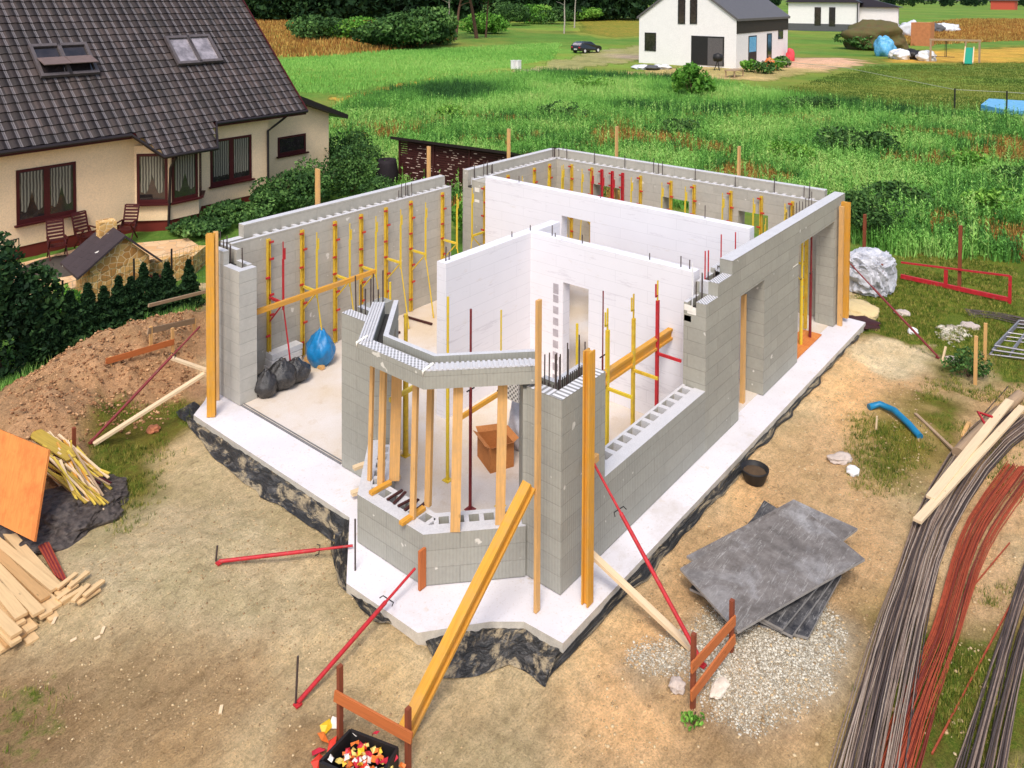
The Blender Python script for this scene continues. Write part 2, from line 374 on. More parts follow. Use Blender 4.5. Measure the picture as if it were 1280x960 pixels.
wx = gx+(fbm(gx*.9, gy*.9, 3, 3)-.5)*1.4*np.clip(DD/18, .35, 3); wy = gy+(fbm(gx*.9, gy*.9, 3, 4)-.5)*1.4*np.clip(DD/18, .35, 3)
def lay(poly, c, soft=.3, grass=None, amt=1.):
    global colr, gr
    k = np.clip(.5+sdist(wx, wy, poly)/(2*soft), 0, 1)*amt
    if c is not None: colr = colr*(1-k[..., None])+c*k[..., None]
    if grass is not None: gr = gr*(1-k)+grass*k
# everything beyond the site is field
colr = np.where((DD > 23.5)[..., None], GRN, colr); gr = np.where(DD > 23.5, .9, gr)
lay(GP((-200, 480), (-200, 430), (300, 300), (470, 240), (700, 330), (1040, 330), (1300, 300), (1600, 300), (1600, 900), (1800, 200), (-900, 200)), GRN, .5, .9)
lay(GP((1062, 432), (1058, 330), (1300, 285), (1500, 300), (1500, 560), (1300, 560), (1230, 440), (1180, 520), (1150, 600), (1100, 560), (1160, 520), (1180, 450), (1110, 432)), OLIVE, .35, .62)
lay(GP((720, 812), (870, 640), (1062, 440), (1130, 440), (1180, 480), (1170, 560), (1110, 620), (1160, 760), (1080, 900), (1060, 990), (740, 990), (700, 900)), CLAY, .5, .0)
lay(GP((1060, 530), (1130, 505), (1165, 560), (1130, 610), (1075, 600)), OLIVE, .5, .42)
lay(GP((1150, 500), (1250, 520), (1290, 640), (1230, 700), (1180, 620)), OLIVE, .25, .5)
lay(GP((1090, 760), (1290, 740), (1400, 1000), (1040, 1000)), OLIVE, .5, .55)
lay(GP((1180, 560), (1300, 500), (1320, 560), (1250, 800), (1160, 780)), CLAY, .25, .1)
lay(GP((1200, 480), (1290, 480), (1290, 560), (1200, 560)), CLAY, .2, .05)
lay(GP((1060, 440), (1150, 430), (1165, 455), (1120, 480), (1075, 460)), SANDP, .15, .0)
lay(GP((960, 780), (1090, 740), (1060, 880), (930, 960), (850, 960), (880, 900)), DIRT, .25, .35, .7)
# left side
lay(GP((-300, 620), (-300, 470), (0, 470), (250, 370), (262, 500), (200, 560), (110, 640), (60, 700)), SOIL, .3, .12)
lay(GP((120, 520), (225, 505), (240, 535), (150, 600), (110, 570)), OLIVE, .2, .5)
lay(GP((-50, 500), (-50, 480), (110, 425), (240, 375), (245, 390), (110, 450), (0, 500)), GRN, .15, .75)
lay(GP((120, 570), (190, 590), (180, 700), (120, 700)), OLIVE, .2, .5)
lay(GP((100, 660), (190, 620), (330, 640), (420, 760), (330, 830), (200, 820), (110, 770)), SANDP, .35, 0, .6)
lay(GP((-100, 830), (60, 820), (160, 800), (330, 800), (350, 860), (280, 1000), (-100, 1000)), DIRT, .4, .38, .75)
lay(GP((876, 770), (930, 745), (1040, 750), (1070, 800), (1052, 872), (1000, 912), (940, 930), (880, 905), (860, 860), (800, 850), (770, 830), (800, 800)), c3(196, 182, 156), .25, 0., .85)
lay(GP((-100, 820), (90, 830), (120, 900), (60, 1000), (-100, 1000)), DIRT, .3, .48)
lay(GP((360, 900), (430, 880), (520, 960), (500, 1000), (340, 1000)), DIRT, .12, .25, .8)
# neighbour's garden
lay(GP((-400, 320), (30, 330), (250, 282), (250, 380), (110, 425), (-50, 480), (-400, 520)), GRN, .3, .8)
# far zones
lay(GP((420, 122), (560, 93), (700, 82), (700, 87), (560, 100), (430, 130)), GOLD, .5, .3)
lay(GP((780, 90), (1000, 72), (1060, 72), (1090, 80), (960, 100), (780, 96)), PINK, .9, .05)
lay(GP((950, 112), (1090, 80), (1400, 76), (1500, 160), (1190, 142)), LAWN, 1., 1.)
lay(GP((1090, 79), (1130, 64), (1500, 50), (1500, 76), (1300, 79)), GOLD, 1.5, .35)
lay(GP((1080, 40), (1500, 15), (1500, 45), (1110, 52)), RUSTY, 3, .5)
lay(GP((0, 64), (340, 68), (560, 55), (530, 25), (0, 25)), RUSTY, 4, .55)
lay(GP((760, 48), (1000, 36), (1000, 18), (720, 24), (720, 40)), GOLD, 3, .6)
lay(GP((320, 110), (560, 95), (760, 78), (760, 60), (420, 68), (310, 78)), GRN2, 2, .95)
lay(GP((640, 90), (700, 74), (760, 62), (850, 52), (850, 68), (750, 82), (700, 92)), PATH, .5, .0)
n_ = fbm(gx*.05, gy*.05, 4, 77)
fieldk = np.clip((DD-60)/30, 0, 1)*np.clip((n_-.52)*7, 0, 1)*.55
colr = colr*(1-fieldk[..., None])+c3(150, 160, 60)*fieldk[..., None]
V = np.stack([gx, gy, gz], -1).reshape(-1, 3); nD, nX = gx.shape
idx = np.arange(nD*nX).reshape(nD, nX)
Fq = np.stack([idx[:-1, :-1], idx[:-1, 1:], idx[1:, 1:], idx[1:, :-1]], -1).reshape(-1, 4)[:, ::-1]
def ground_mat():
    t = NT('ground_earth_and_grass'); a = t.attr('ground'); co = t.coord()
    base = a.outputs['Color']; g = a.outputs['Alpha']
    n1 = t.noise(co, .8, 6, .65); n2 = t.noise(co, 5, 7, .75); n3 = t.noise(co, 38, 6, .8); nf = t.noise(co, .06, 6, .7)
    col = t.mix(1, base, t.ramp(n2, [(.25, (.62, .60, .57, 1)), (.5, (.98, .98, .98, 1)), (.75, (1.2, 1.2, 1.2, 1))]), 'MULTIPLY')
    col = t.mix(1, col, t.ramp(n3, [(.28, (.5, .48, .46, 1)), (.5, (1, 1, 1, 1)), (.72, (1.35, 1.35, 1.35, 1))]), 'MULTIPLY')
    col = t.mix(1, col, t.ramp(n1, [(.3, (.85, .82, .78, 1)), (.7, (1.1, 1.1, 1.12, 1))]), 'MULTIPLY')
    an = t.noise(t.scale(co, (2.2, 9., 1)), 1.3, 7, .75, .5); col = t.mix(1, col, t.ramp(an, [(.3, (.82, .8, .77, 1)), (.5, (1, 1, 1, 1)), (.7, (1.12, 1.12, 1.12, 1))]), 'MULTIPLY')
    # pebbles
    v = t.n.new('ShaderNodeTexVoronoi'); v.inputs['Scale'].default_value = 30; t.l.new(co, v.inputs['Vector'])
    pb = t.math('MULTIPLY', t.ramp(v.outputs['Distance'], [(.06, (1, 1, 1, 1)), (.14, (0, 0, 0, 1))]), t.math('GREATER_THAN', t.noise(co, 7, 3), .60))
    col = t.mix(t.math('MULTIPLY', pb, .35), col, S(214, 200, 176))
    vf = t.noise(co, .16, 7, .72); col = t.mix(1, col, t.ramp(vf, [(.3, (.72, .76, .66, 1)), (.5, (1, 1, 1, 1)), (.7, (1.22, 1.16, 1.1, 1))]), 'MULTIPLY')
    # grass cover: clumps driven by the mask
    thr = t.math('ADD', t.math('MULTIPLY', n2, .75), t.math('MULTIPLY', n1, .55))
    m = t.math('MULTIPLY', t.math('SUBTRACT', t.math('ADD', g, thr), 1.12), 7, True)
    gcol = t.ramp(n3, [(.25, S(48, 66, 20)), (.5, S(96, 118, 38)), (.62, S(142, 140, 62)), (.8, S(178, 158, 92))])
    gfar = t.ramp(t.math('ADD', t.math('MULTIPLY', nf, .5), t.math('MULTIPLY', n2, .5)), [(.3, S(60, 100, 28)), (.5, S(104, 148, 58)), (.7, S(158, 180, 92))])
    gcol = t.mix(t.math('GREATER_THAN', g, .7), gcol, t.mix(.55, base, gfar))
    col = t.mix(t.math('MULTIPLY', m, .9), col, gcol)
    v2 = t.noise(co, .35, 8, .8); col = t.mix(1, col, t.ramp(v2, [(.3, (.74, .76, .7, 1)), (.5, (1, 1, 1, 1)), (.68, (1.25, 1.2, 1.1, 1))]), 'MULTIPLY')
    v3 = t.noise(t.scale(co, (.05, .02, 1)), 1.5, 6, .7); col = t.mix(t.math('MULTIPLY', t.ramp(v3, [(.48, (0, 0, 0, 1)), (.62, (.5, .5, .5, 1))]), t.math('GREATER_THAN', g, .7)), col, S(150, 140, 66))
    h = t.math('ADD', t.math('ADD', t.math('MULTIPLY', n3, .5), n2), t.math('MULTIPLY', an, .8))
    return t.out(col, .95, t.bump(h, 1., .06), spec=.1)
m_ground = ground_mat()
me = bpy.data.meshes.new('ground'); nf = len(Fq)
me.vertices.add(len(V)); me.vertices.foreach_set('co', V.astype(np.float32).ravel())
me.loops.add(nf*4); me.loops.foreach_set('vertex_index', Fq.astype(np.int32).ravel()); me.polygons.add(nf)
me.polygons.foreach_set('loop_start', np.arange(0, nf*4, 4, dtype=np.int32)); me.polygons.foreach_set('loop_total', np.full(nf, 4, dtype=np.int32)); me.polygons.foreach_set('use_smooth', np.ones(nf, bool))
me.materials.append(m_ground); me.update(calc_edges=True)
ca = me.color_attributes.new('ground', 'FLOAT_COLOR', 'POINT'); ca.data.foreach_set('color', np.concatenate([colr, gr[..., None]], -1).astype(np.float32).ravel())
go = bpy.data.objects.new('ground', me); COL.objects.link(go); tag(go, kind='structure')

# ================================================================== scatter helpers
rng = np.random.default_rng(11)
def inpoly_px(px, py, poly):
    ins = np.zeros(px.shape, bool); n = len(poly)
    for i in range(n):
        x0, y0 = poly[i]; x1, y1 = poly[(i+1) % n]
        if y0 == y1: continue
        ins ^= ((y0 > py) != (y1 > py)) & (px < (x1-x0)*(py-y0)/(y1-y0)+x0)
    return ins
def scatter(n, poly_world, dmin, dmax, power=1.):
    """random ground points in a world polygon, thinning with distance"""
    out = np.zeros((0, 3))
    for _ in range(60):
        m = n*3; u = rng.random(m); d = (dmin**power+(dmax**power-dmin**power)*u)**(1/power); s = (rng.random(m)*2-1)*.85
        x = C0[0]+d*cos(HEAD)+s*d*sin(HEAD); y = C0[1]+d*sin(HEAD)-s*d*cos(HEAD)
        k = inpoly_px(x, y, poly_world); out = np.concatenate([out, np.stack([x[k], y[k], d[k]], -1)])
        if len(out) >= n: break
    return out[:n]
def blades(name, P, h, wdt, nb, spread, lean, mats, leaf=0, rv0=None):
    """P: (n,3) x,y,dist ; grass clumps made of tapering blades (triangles) with leaflets"""
    n = len(P); z = ground_h(P[:, 0], P[:, 1])
    T = []; RV = []
    base = np.stack([P[:, 0], P[:, 1], z], -1); H = h*(.6+.7*rng.random(n)); W = np.maximum(wdt, P[:, 2]*.0011)
    pr = rng.random(n) if rv0 is None else rv0
    for b in range(nb):
        a = rng.random(n)*2*pi; r = spread*rng.random(n); ox = np.stack([np.cos(a)*r, np.sin(a)*r, np.zeros(n)], -1)
        a2 = rng.random(n)*2*pi; l = lean*rng.random(n)*H; hh = H*(.55+.45*rng.random(n))
        tip = base+ox+np.stack([np.cos(a2)*l, np.sin(a2)*l, hh], -1)
        a3 = rng.random(n)*2*pi; wv = np.stack([np.cos(a3), np.sin(a3), np.zeros(n)], -1)*W[:, None]*.5
        b0 = base+ox; b0[:, 2] -= .03
        T.append(np.stack([b0-wv, b0+wv, tip], 1)); RV.append(np.clip(pr+(rng.random(n)-.5)*.35, 0, 1))
        for q in range(leaf):
            t = .25+.75*rng.random(n); p = b0+(tip-b0)*t[:, None]; a4 = rng.random(n)*2*pi; ll = H*.16*(1.2-t)+.02
            dirv = np.stack([np.cos(a4)*ll, np.sin(a4)*ll, ll*.8], -1); sv = np.stack([-np.sin(a4), np.cos(a4), np.zeros(n)], -1)*(W*.5)[:, None]
            T.append(np.stack([p-sv, p+sv, p+dirv], 1)); RV.append(np.clip(pr+(rng.random(n)-.5)*.3, 0, 1))
    T = np.concatenate(T); RV = np.concatenate(RV)
    return np_mesh(name, T.reshape(-1, 3), np.arange(len(T)*3).reshape(-1, 3), mats, RV, k=3)
def leaf_mat(name, stops, rough=.7, trans=.15):
    t = NT(name); a = t.attr('rv'); n = t.noise(t.coord(), .5, 4, .6)
    f = t.math('ADD', t.math('MULTIPLY', a.outputs['Fac'], .7), t.math('MULTIPLY', n, .35))
    t.out(t.ramp(f, stops), rough, spec=.15)
    t.b.inputs['Subsurface Weight'].default_value = 0
    return t.m
m_weed = leaf_mat('weed_leaves', [(.16, S(38, 70, 38)), (.36, S(76, 126, 56)), (.56, S(114, 170, 74)), (.78, S(150, 194, 98)), (.97, S(190, 198, 120))])
m_weedr = leaf_mat('dry_weed_leaves', [(.2, S(120, 80, 40)), (.6, S(176, 128, 64)), (.9, S(196, 170, 92))])
m_short = leaf_mat('short_grass_blades', [(.15, S(56, 78, 26)), (.5, S(104, 124, 42)), (.8, S(158, 150, 72)), (.95, S(190, 168, 104))])
m_dark = leaf_mat('evergreen_foliage', [(.15, S(16, 32, 18)), (.5, S(30, 56, 30)), (.9, S(66, 96, 50))])
m_bush = leaf_mat('shrub_foliage', [(.15, S(28, 50, 26)), (.5, S(58, 90, 44)), (.8, S(100, 136, 68)), (.95, S(150, 178, 112))])
m_bushl = leaf_mat('light_foliage', [(.15, S(48, 88, 28)), (.5, S(90, 142, 48)), (.9, S(150, 190, 84))])
m_bark = plain('tree_bark', S(96, 70, 54), .9, .3, 5); m_birch = plain('birch_bark', S(206, 196, 184), .9, .3, 5, c2=S(120, 100, 86))
# ================================================================== the unfinished house
BM = [m_block, m_top, m_studs, m_void, m_blockin, m_strx, m_stry, m_blockpl, m_eps, m_foam]
L, W, T = 12.6, 9.4, .45
root = thing('unfinished_house', 'roofless shell of grey hollow blocks with white partitions on a white slab', 'building', (0, 0, GZ))
def frame(p0, p1, inward):
    d = Vector((p1[0]-p0[0], p1[1]-p0[1], 0)); Ln = d.length; d.normalize(); n = Vector((-d.y, d.x, 0))
    if n.dot(Vector((inward[0], inward[1], 0))) < 0:
        p0, p1 = p1, p0; d = -d; n = -n
    M = Matrix((d, n, (0, 0, 1))).transposed().to_4x4(); M.translation = Vector((p0[0], p0[1], 0)); return M, Ln
def course(mb, p0, p1, inw, z0, zo, zi, th=T, to=.2, ti=.1, step=.25, web=.10, top=1, topi=None, mo=0, mi_=4, cav=.2, x0=0, x1=None, e0=0, e1=0):
    """top course: outer leaf, inner leaf, cross webs over a dark cavity"""
    M, Ln = frame(p0, p1, inw); x1 = Ln if x1 is None else x1
    mb.box(x0, x1, 0, to, z0, zo, mo, top, M); mb.box(x0, x1, th-ti, th, z0, zi, mi_, topi if topi is not None else top, M)
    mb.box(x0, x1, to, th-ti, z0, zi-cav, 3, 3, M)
    k = x0+web/2+e0
    while k < x1-web/2+.01-e1:
        mb.box(k-web/2, k+web/2, to, th-ti, zi-cav, zi-.002, 1, 1, M); k += step
    return mb
def rebars(part, pts, z0, z1, r=.009, mat=None, jit=.03):
    for p in pts:
        t = rnd.uniform(-jit, jit); z = z1+rnd.uniform(-.12, .08)
        MB().tube([(p[0], p[1], z0), (p[0]+t, p[1]+t*.5, z)], r, 5).build('rebar', mat or m_rebar, part)
def lift(p, z): p = Vector(p); p.z += z; return p
# slab and floor
mb = MB(); mb.prism(SLAB2D, GZ-.15, -.012, 1, 0); mb.build('foundation_slab', [m_slab, plain('slab_side_grey', S(196, 188, 174), .95, .25, 5, .3)], root)
mb = MB(); mb.prism([(.06, .5), (.06, 4.2), (.06, 8.2), (.3, 8.98), (12.2, 8.98), (12.2, .12), (4.6, .12), (1., .3)], -.02, 0.0, 0)
mb.prism([(-.66, 1.8), (.059, 1.1), (.059, 3.6), (-.66, 2.9)], -.02, 0.0, 0); mb.build('floor', [m_floor], root)
mb = MB(); mb.box(.02, .052, 4.85, 8.02, -.012, .012, 0); mb.box(.08, .10, 4.85, 8.02, -.012, .014, 0); mb.build('threshold_track', [plain('grey_track', S(120, 118, 118), .6)], root)
# right wall --------------------------------------------------
mb = MB()
mb.box(0, 1.12, 0, T, 0, 2.5, 0); mb.box(0, T, T, .62, 0, 2.5, 0)
mb.prism([(0, .62), (T, .62), (.31, 1.0), (-.03, .66)], 0, 2.72, 0)
M, _ = frame((0, 0), (1.12, 0), (0, 1))
mb.box(0, 1.12, 0, .2, 2.5, 2.76, 0, 5); mb.box(0, .2, .2, .62, 2.5, 2.76, 0, 6); mb.box(.35, 1.12, .35, T, 2.5, 2.76, 0, 1); mb.box(.35, T, T, .62, 2.5, 2.76, 0, 1)
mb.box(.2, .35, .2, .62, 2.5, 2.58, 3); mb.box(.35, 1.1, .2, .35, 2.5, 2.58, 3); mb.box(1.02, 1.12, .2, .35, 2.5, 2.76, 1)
ncol = mb.build('corner_column', BM, root)
mb = MB()
for k in range(15):                                                # short comb of ribs beside the cavity
    x = .38+k*.05; mb.box(x, x+.01, .33, .342, 2.58, 2.80, 0)
for k in range(7): y = .24+k*.05; mb.box(.205, .218, y, y+.01, 2.58, 2.80, 0)
mb.build('spacer_comb', [m_rebar], ncol)
rebars(ncol, [(.25, .58), (.24, .48), (.28, .3), (.22, .27), (.3, .24), (.34, .28), (.5, .26), (.58, .3), (.78, .25), (.86, .3), (.96, .27), (.24, .4)], 2.5, 3.28, .011)
mb = MB(); mb.box(1.12, 4.5, 0, T, 0, .9, 0)
course(mb, (1.12, 0), (4.5, 0), (0, 1), .9, 1.15, 1.15, to=.22, ti=.05, step=.295, web=.10, cav=.22)
mb.build('window_parapet', BM, root)
BM = BM[:]; BM[0] = m_blockr
mb = MB()
mb.box(4.5, 6.0, 0, T, 0, 2.5, 0); mb.box(6.0, 7.25, 0, T, 2.46, 2.75, 0); mb.box(7.25, 9.25, 0, T, 0, 2.75, 0)
mb.box(11.8, L, 0, T, 0, 2.75, 0)
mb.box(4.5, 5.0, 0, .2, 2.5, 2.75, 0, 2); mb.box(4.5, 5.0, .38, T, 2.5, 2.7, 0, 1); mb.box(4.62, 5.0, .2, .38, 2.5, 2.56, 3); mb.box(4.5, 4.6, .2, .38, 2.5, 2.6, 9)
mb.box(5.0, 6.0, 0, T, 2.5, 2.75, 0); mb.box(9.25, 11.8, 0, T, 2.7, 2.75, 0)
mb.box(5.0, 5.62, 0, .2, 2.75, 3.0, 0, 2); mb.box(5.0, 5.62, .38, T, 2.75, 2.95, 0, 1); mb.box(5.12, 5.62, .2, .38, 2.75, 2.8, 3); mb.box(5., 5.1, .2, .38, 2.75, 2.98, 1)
mb.box(5.62, L, 0, T, 2.75, 3.0, 0)
course(mb, (5.62, 0), (L, 0), (0, 1), 3.0, 3.27, 3.05, to=.26, ti=.09, web=.1, top=1)
mb.box(8.9, 9.2, -.004, 0, 2.28, 2.3, 9)
rw = mb.build('outer_wall', BM, root); tag(rw, 'stepped block wall with two doorways')
rebars(rw, [(4.7, .3), (4.85, .26), (4.95, .3), (5.2, .3), (5.35, .26), (5.5, .3), (5.62, .3)], 2.55, 3.15, .011)
rebars(rw, [(4.66, .36), (4.6, .33)], 2.4, 3.4, .012, m_white, 0); rebars(rw, [(5.1, .32), (5.28, .34), (6.2, .5), (6.9, .5)], 2.6, 3.5, .014, m_red)
rebars(rw, [(9.8+.22*i, .5) for i in range(9)], 2.9, 3.35, .01)
MB().box(4.5, 4.56, .30, .44, 2.35, 2.46, 0).box(4.492, 4.5, .27, .44, 2.55, 2.66, 0).build('foam_patch', [m_foam], rw)
BM = BM[:]; BM[0] = m_block
# back wall
mb = MB(); x0, x1 = L-T, L
segs = [(0.45, 1.86, 0), (2.71, 4.21, 0), (5.05, 6.53, 0), (7.51, W, 0)]
for a, b, _ in segs: mb.box(x0, x1, a, b, 0, 2.8, 4)
for a, b in ((1.86, 2.71), (4.21, 5.05), (6.53, 7.51)): mb.box(x0, x1, a, b, 0, 1.3, 4); mb.box(x0, x1, a, b, 2.43, 2.8, 4)
course(mb, (L, .45), (L, W), (-1, 0), 2.8, 3.3, 3.05, mo=4)
bw = mb.build('outer_wall', BM, root); tag(bw, 'block wall with three window openings')
rebars(bw, [(L-.27, O(px, y, 0, L-.27).y) for px, y in ((743, 205), (781, 210), (817, 212), (823, 213), (828, 214), (869, 220), (919, 228), (968, 236), (1005, 240), (1012, 242))], 2.9, 3.42, .012)
# north-west stretch
mb = MB(); mb.box(8.12, x0, W-T, W, 0, 2.8, 4); mb.box(8.12, 8.57, 8.12, W-T, 0, 3.03, 4)
course(mb, (8.12, W), (L, W), (0, -1), 2.8, 3.3, 3.05, mo=4, x0=0, x1=L-8.12)
nw = mb.build('outer_wall', BM, root); tag(nw, 'short block wall between the doorway gap and the far corner')
MB().box(8.112, 8.12, 8.75, 8.93, 2.72, 2.84, 0).box(8.112, 8.12, 8.75, 8.93, 2.42, 2.5, 0).build('foam_patch', [m_foam], nw)
rebars(nw, [(8.3, 9.1), (8.35, 9.16), (8.75, 9.15), (8.85, 9.1), (8.95, 9.17), (9.05, 9.1), (9.15, 9.15), (12.2, 9.1), (12.3, 9.15), (12.4, 9.05), (12.42, 8.9), (12.35, 8.7), (12.25, 9.2)], 2.95, 3.4, .012)
# left wall
mb = MB(); mb.box(.84, 7.16, W-T, W, 0, 2.8, 4); mb.box(.4, .84, W-T, W, 0, 2.8, 4)
course(mb, (.84, W), (7.16, W), (0, -1), 2.8, 3.3, 3.04, mo=4); mb.box(.4, .84, W-T, W-T+.1, 2.8, 3.04, 4, 1); mb.box(.4, .84, W-.2, W, 2.8, 3.02, 4, 1); mb.box(.4, .84, W-T+.1, W-.2, 2.8, 2.84, 3)
lw = mb.build('outer_wall', BM, root); tag(lw, 'long block wall carrying yellow brackets')
u5 = O(506, 255, 1, 9.15).x
rebars(lw, [(u5-.25+.12*i, 9.12+.03*(i % 2)) for i in range(5)], 2.95, 3.35, .011)
mb = MB(); mb.box(0, .4, 8.03, 9.2, 0, 2.5, 7); mb.box(0, .4, 9.2, 9.3, 0, 2.5, 7)
mb.box(0, .16, 8.03, 8.62, 2.5, 2.75, 7, 1); mb.box(.16, .4, 8.03, 8.2, 2.5, 2.75, 7, 1); mb.box(.16, .3, 8.2, 8.62, 2.5, 2.55, 3); mb.box(.3, .4, 8.2, 8.62, 2.5, 2.78, 7, 1)
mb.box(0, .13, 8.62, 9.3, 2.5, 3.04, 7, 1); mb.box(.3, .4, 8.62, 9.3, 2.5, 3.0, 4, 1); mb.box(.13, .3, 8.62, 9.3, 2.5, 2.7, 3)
pil = mb.build('corner_column', BM, root); tag(pil, 'patched corner column')
rebars(pil, [(.22, 8.24), (.25, 8.3), (.2, 8.66), (.24, 8.72), (.2, 8.8), (.25, 8.86), (.2, 8.94), (.24, 9.0), (.2, 9.1), (.24, 9.16)], 2.5, 3.22, .012)
# bay window ---------------------------------------------------
Ab, Bb, Cb, Db = (-1.1, 3.03), (-1.1, 1.6), (-.03, .60), (-.0, 4.05)
def offp(poly, t):
    out = []
    for i, p in enumerate(poly):
        def nrm(a, b): d = Vector((b[0]-a[0], b[1]-a[1])); d.normalize(); return Vector((d.y, -d.x))
        ns = []
        if i > 0: ns.append(nrm(poly[i-1], p))
        if i < len(poly)-1: ns.append(nrm(p, poly[i+1]))
        if len(ns) == 2: m = (ns[0]+ns[1]); m = m/(m.length**2)*2; out.append(Vector(p)-m*t)
        else: out.append(Vector(p)-ns[0]*t)
    return out
path = [Db, Ab, Bb, Cb]
def ring(mb, path, t0, t1, z0, z1, mi, top):
    a = offp(path, -t0*-1); a = offp(path, t0); b = offp(path, t1)
    for i in range(len(path)-1): mb.prism([a[i], a[i+1], b[i+1], b[i]], z0, z1, mi, top[i] if isinstance(top, list) else top)
def inward_sign():
    a = offp(path, .1); return 1 if a[1].x > path[1][0] else -1
sg = inward_sign()
def rg(mb, p, t0, t1, z0, z1, mi, top): ring(mb, p, t0*sg, t1*sg, z0, z1, mi, top)
mb = MB(); rg(mb, path, 0, T, 0, .5, 0, 1); rg(mb, path, 0, .2, .5, .74, 0, 1); rg(mb, path, .36, T, .5, .74, 0, 1); rg(mb, path, .2, .36, .5, .56, 3, 3)
for i in range(3):
    M, Ln = frame(path[i], path[i+1], ((.5, 2.3)[0]-path[i][0], 2.3-path[i][1]))
    k = .16
    while k < Ln-.1: mb.box(k, k+.07, .2, .36, .56, .738, 1, 1, M); k += .22
byw = mb.build('bay_wall', BM, root)
Al, Bl, Cl, Dl = Vector((-1.1, 3.03)), Vector((-1.1, 1.6)), Vector((.08, .46)), Vector((.1, 4.08))
lp = [Dl, Al, Bl, Cl]
for nm, pth, tp in (('lintel', [Dl, Al], 6), ('lintel', [Al, Bl], 2), ('lintel', [Bl, Cl], 5)):
    a = offp(lp, 0); full = lp; i = [0, 1, 2][[[Dl, Al], [Al, Bl], [Bl, Cl]].index(pth)]
    mb = MB(); M, Ln = frame(full[i], full[i+1], (0-full[i][0], 2.3-full[i][1])); 
    o0, o1, o2, o3 = [offp(full, t*sg) for t in (0, .22, .37, T)]
    mb.prism([o0[i], o0[i+1], o3[i+1], o3[i]], 2.82, 2.88, 0, 3); mb.prism([o0[i], o0[i+1], o1[i+1], o1[i]], 2.88, 3.08, 0, 1); mb.prism([o2[i], o2[i+1], o3[i+1], o3[i]], 2.88, 3.12, 0, 1)
    x_in = .0 if i != 1 else .0
    lo_ = mb.build(nm, BM, root)
    # studded top strip, in wall-aligned metric UVs
    m2 = MB(); q = [o0[i], o0[i+1], o1[i+1], o1[i]]; q = q if (q[1]-q[0]).cross(q[2]-q[0]) > 0 else q[::-1]
    vs = [Vector((p.x, p.y, 3.083)) for p in q]; Mi = M.inverted(); uv = [((Mi @ v).x, (Mi @ v).y) for v in vs]
    nrib = int(Ln/.09)
    if i == 1: m2.add(vs, [(0, 1, 2, 3)], [uv], 2)
    else:
        for k in range(int(Ln/.075)): m2.box(k*.075+.02, k*.075+.058, .0, .215, 3.07, 3.10, 1, 1, M)
        if i == 0:
            m2 = MB()
            for k in range(5): m2.box(.02, Ln, .01+k*.045, .035+k*.045, 3.07, 3.10, 1, 1, M)
    m2.build('ribbed_top', BM, lo_)
mb = MB()
for p in (Al, Bl):
    d = Vector((-1, 0)); 
    pts = [(p.x-.012, p.y, z+rnd.uniform(-.003, .003)) for z in (2.80, 2.9, 3.0, 3.09)]+[(p.x+.22, p.y+(.03 if p is Al else .03), 3.105)]
    mb.tube(pts, .02, 6)
mb.build('foam_seam', [m_foam], root)
mb = MB(); mb.box(0, T, 4.02, 4.78, 0, 2.5, 0); mb.box(T, .95, 4.5, 4.78, 0, 2.76, 0); mb.box(0, .2, 4.02, 4.78, 2.5, 2.76, 0, 2); mb.box(.35, T, 4.02, 4.78, 2.5, 2.76, 0, 1); mb.box(.2, .35, 4.02, 4.78, 2.5, 2.56, 3)
mb.prism([(0, 4.02), (.31, 3.72), (T, 3.8), (T, 4.02)], 0, 2.74, 0)
bc = mb.build('corner_column', BM, root); tag(bc, 'block column at the left end of the bay')
rebars(bc, [(.26, 4.7), (.3, 4.62), (.26, 4.45), (.3, 4.35), (.26, 4.25), (.28, 4.12), (.6, 4.62), (.8, 4.6)], 2.55, 3.3, .013)
# white partitions
mb = MB(); uA = 7.63
mb.box(uA, uA+.25, .5, 4.62, 0, 3.35, 0); mb.box(uA, uA+.25, 5.5, 8.1, 0, 3.35, 0); mb.box(uA, uA+.25, 4.62, 5.5, 2.74, 3.35, 0)
pa = mb.build('partition_wall', [m_eps], root); tag(pa, 'far white partition with a doorway')
rebars(pa, [(uA+.12, 7.0), (uA+.12, 4.4), (uA+.12, 1.6)], 3.2, 3.6, .01)
mb = MB(); zb = 3.1
mb.box(2.3, 5.0, 4.45, 4.7, 0, zb, 0); mb.box(5.25, 6.1, 4.45, 4.7, 0, zb, 0)
mb.box(5.0, 5.25, .5, 2.9, 0, zb, 0); mb.box(5.0, 5.25, 3.56, 4.7, 0, zb, 0); mb.box(5.0, 5.25, 2.9, 3.56, 2.2, zb, 0)
pb_ = mb.build('partition_wall', [m_eps], root); tag(pb_, 'near white L-shaped partition with a doorway')
mb = MB()
for k in range(9):
    z = 2.12-k*.25; mb.box(4.994, 5.0, 3.68, 3.82, z-.16 if k else z-.22, z, 0)
mb.build('block_socket', [plain('socket_grey', S(176, 168, 172), .9)], pb_)
rebars(pb_, [(5.12, O(px, y, 0, 5.12).y) for px, y in ((690, 300), (728, 305), (694, 300), (812, 330), (851, 338), (862, 340))]+[(O(px, y, 1, 4.57).x, 4.57) for px, y in ((557, 322), (561, 321), (640, 296), (663, 288))], 3.0, 3.3, .012)

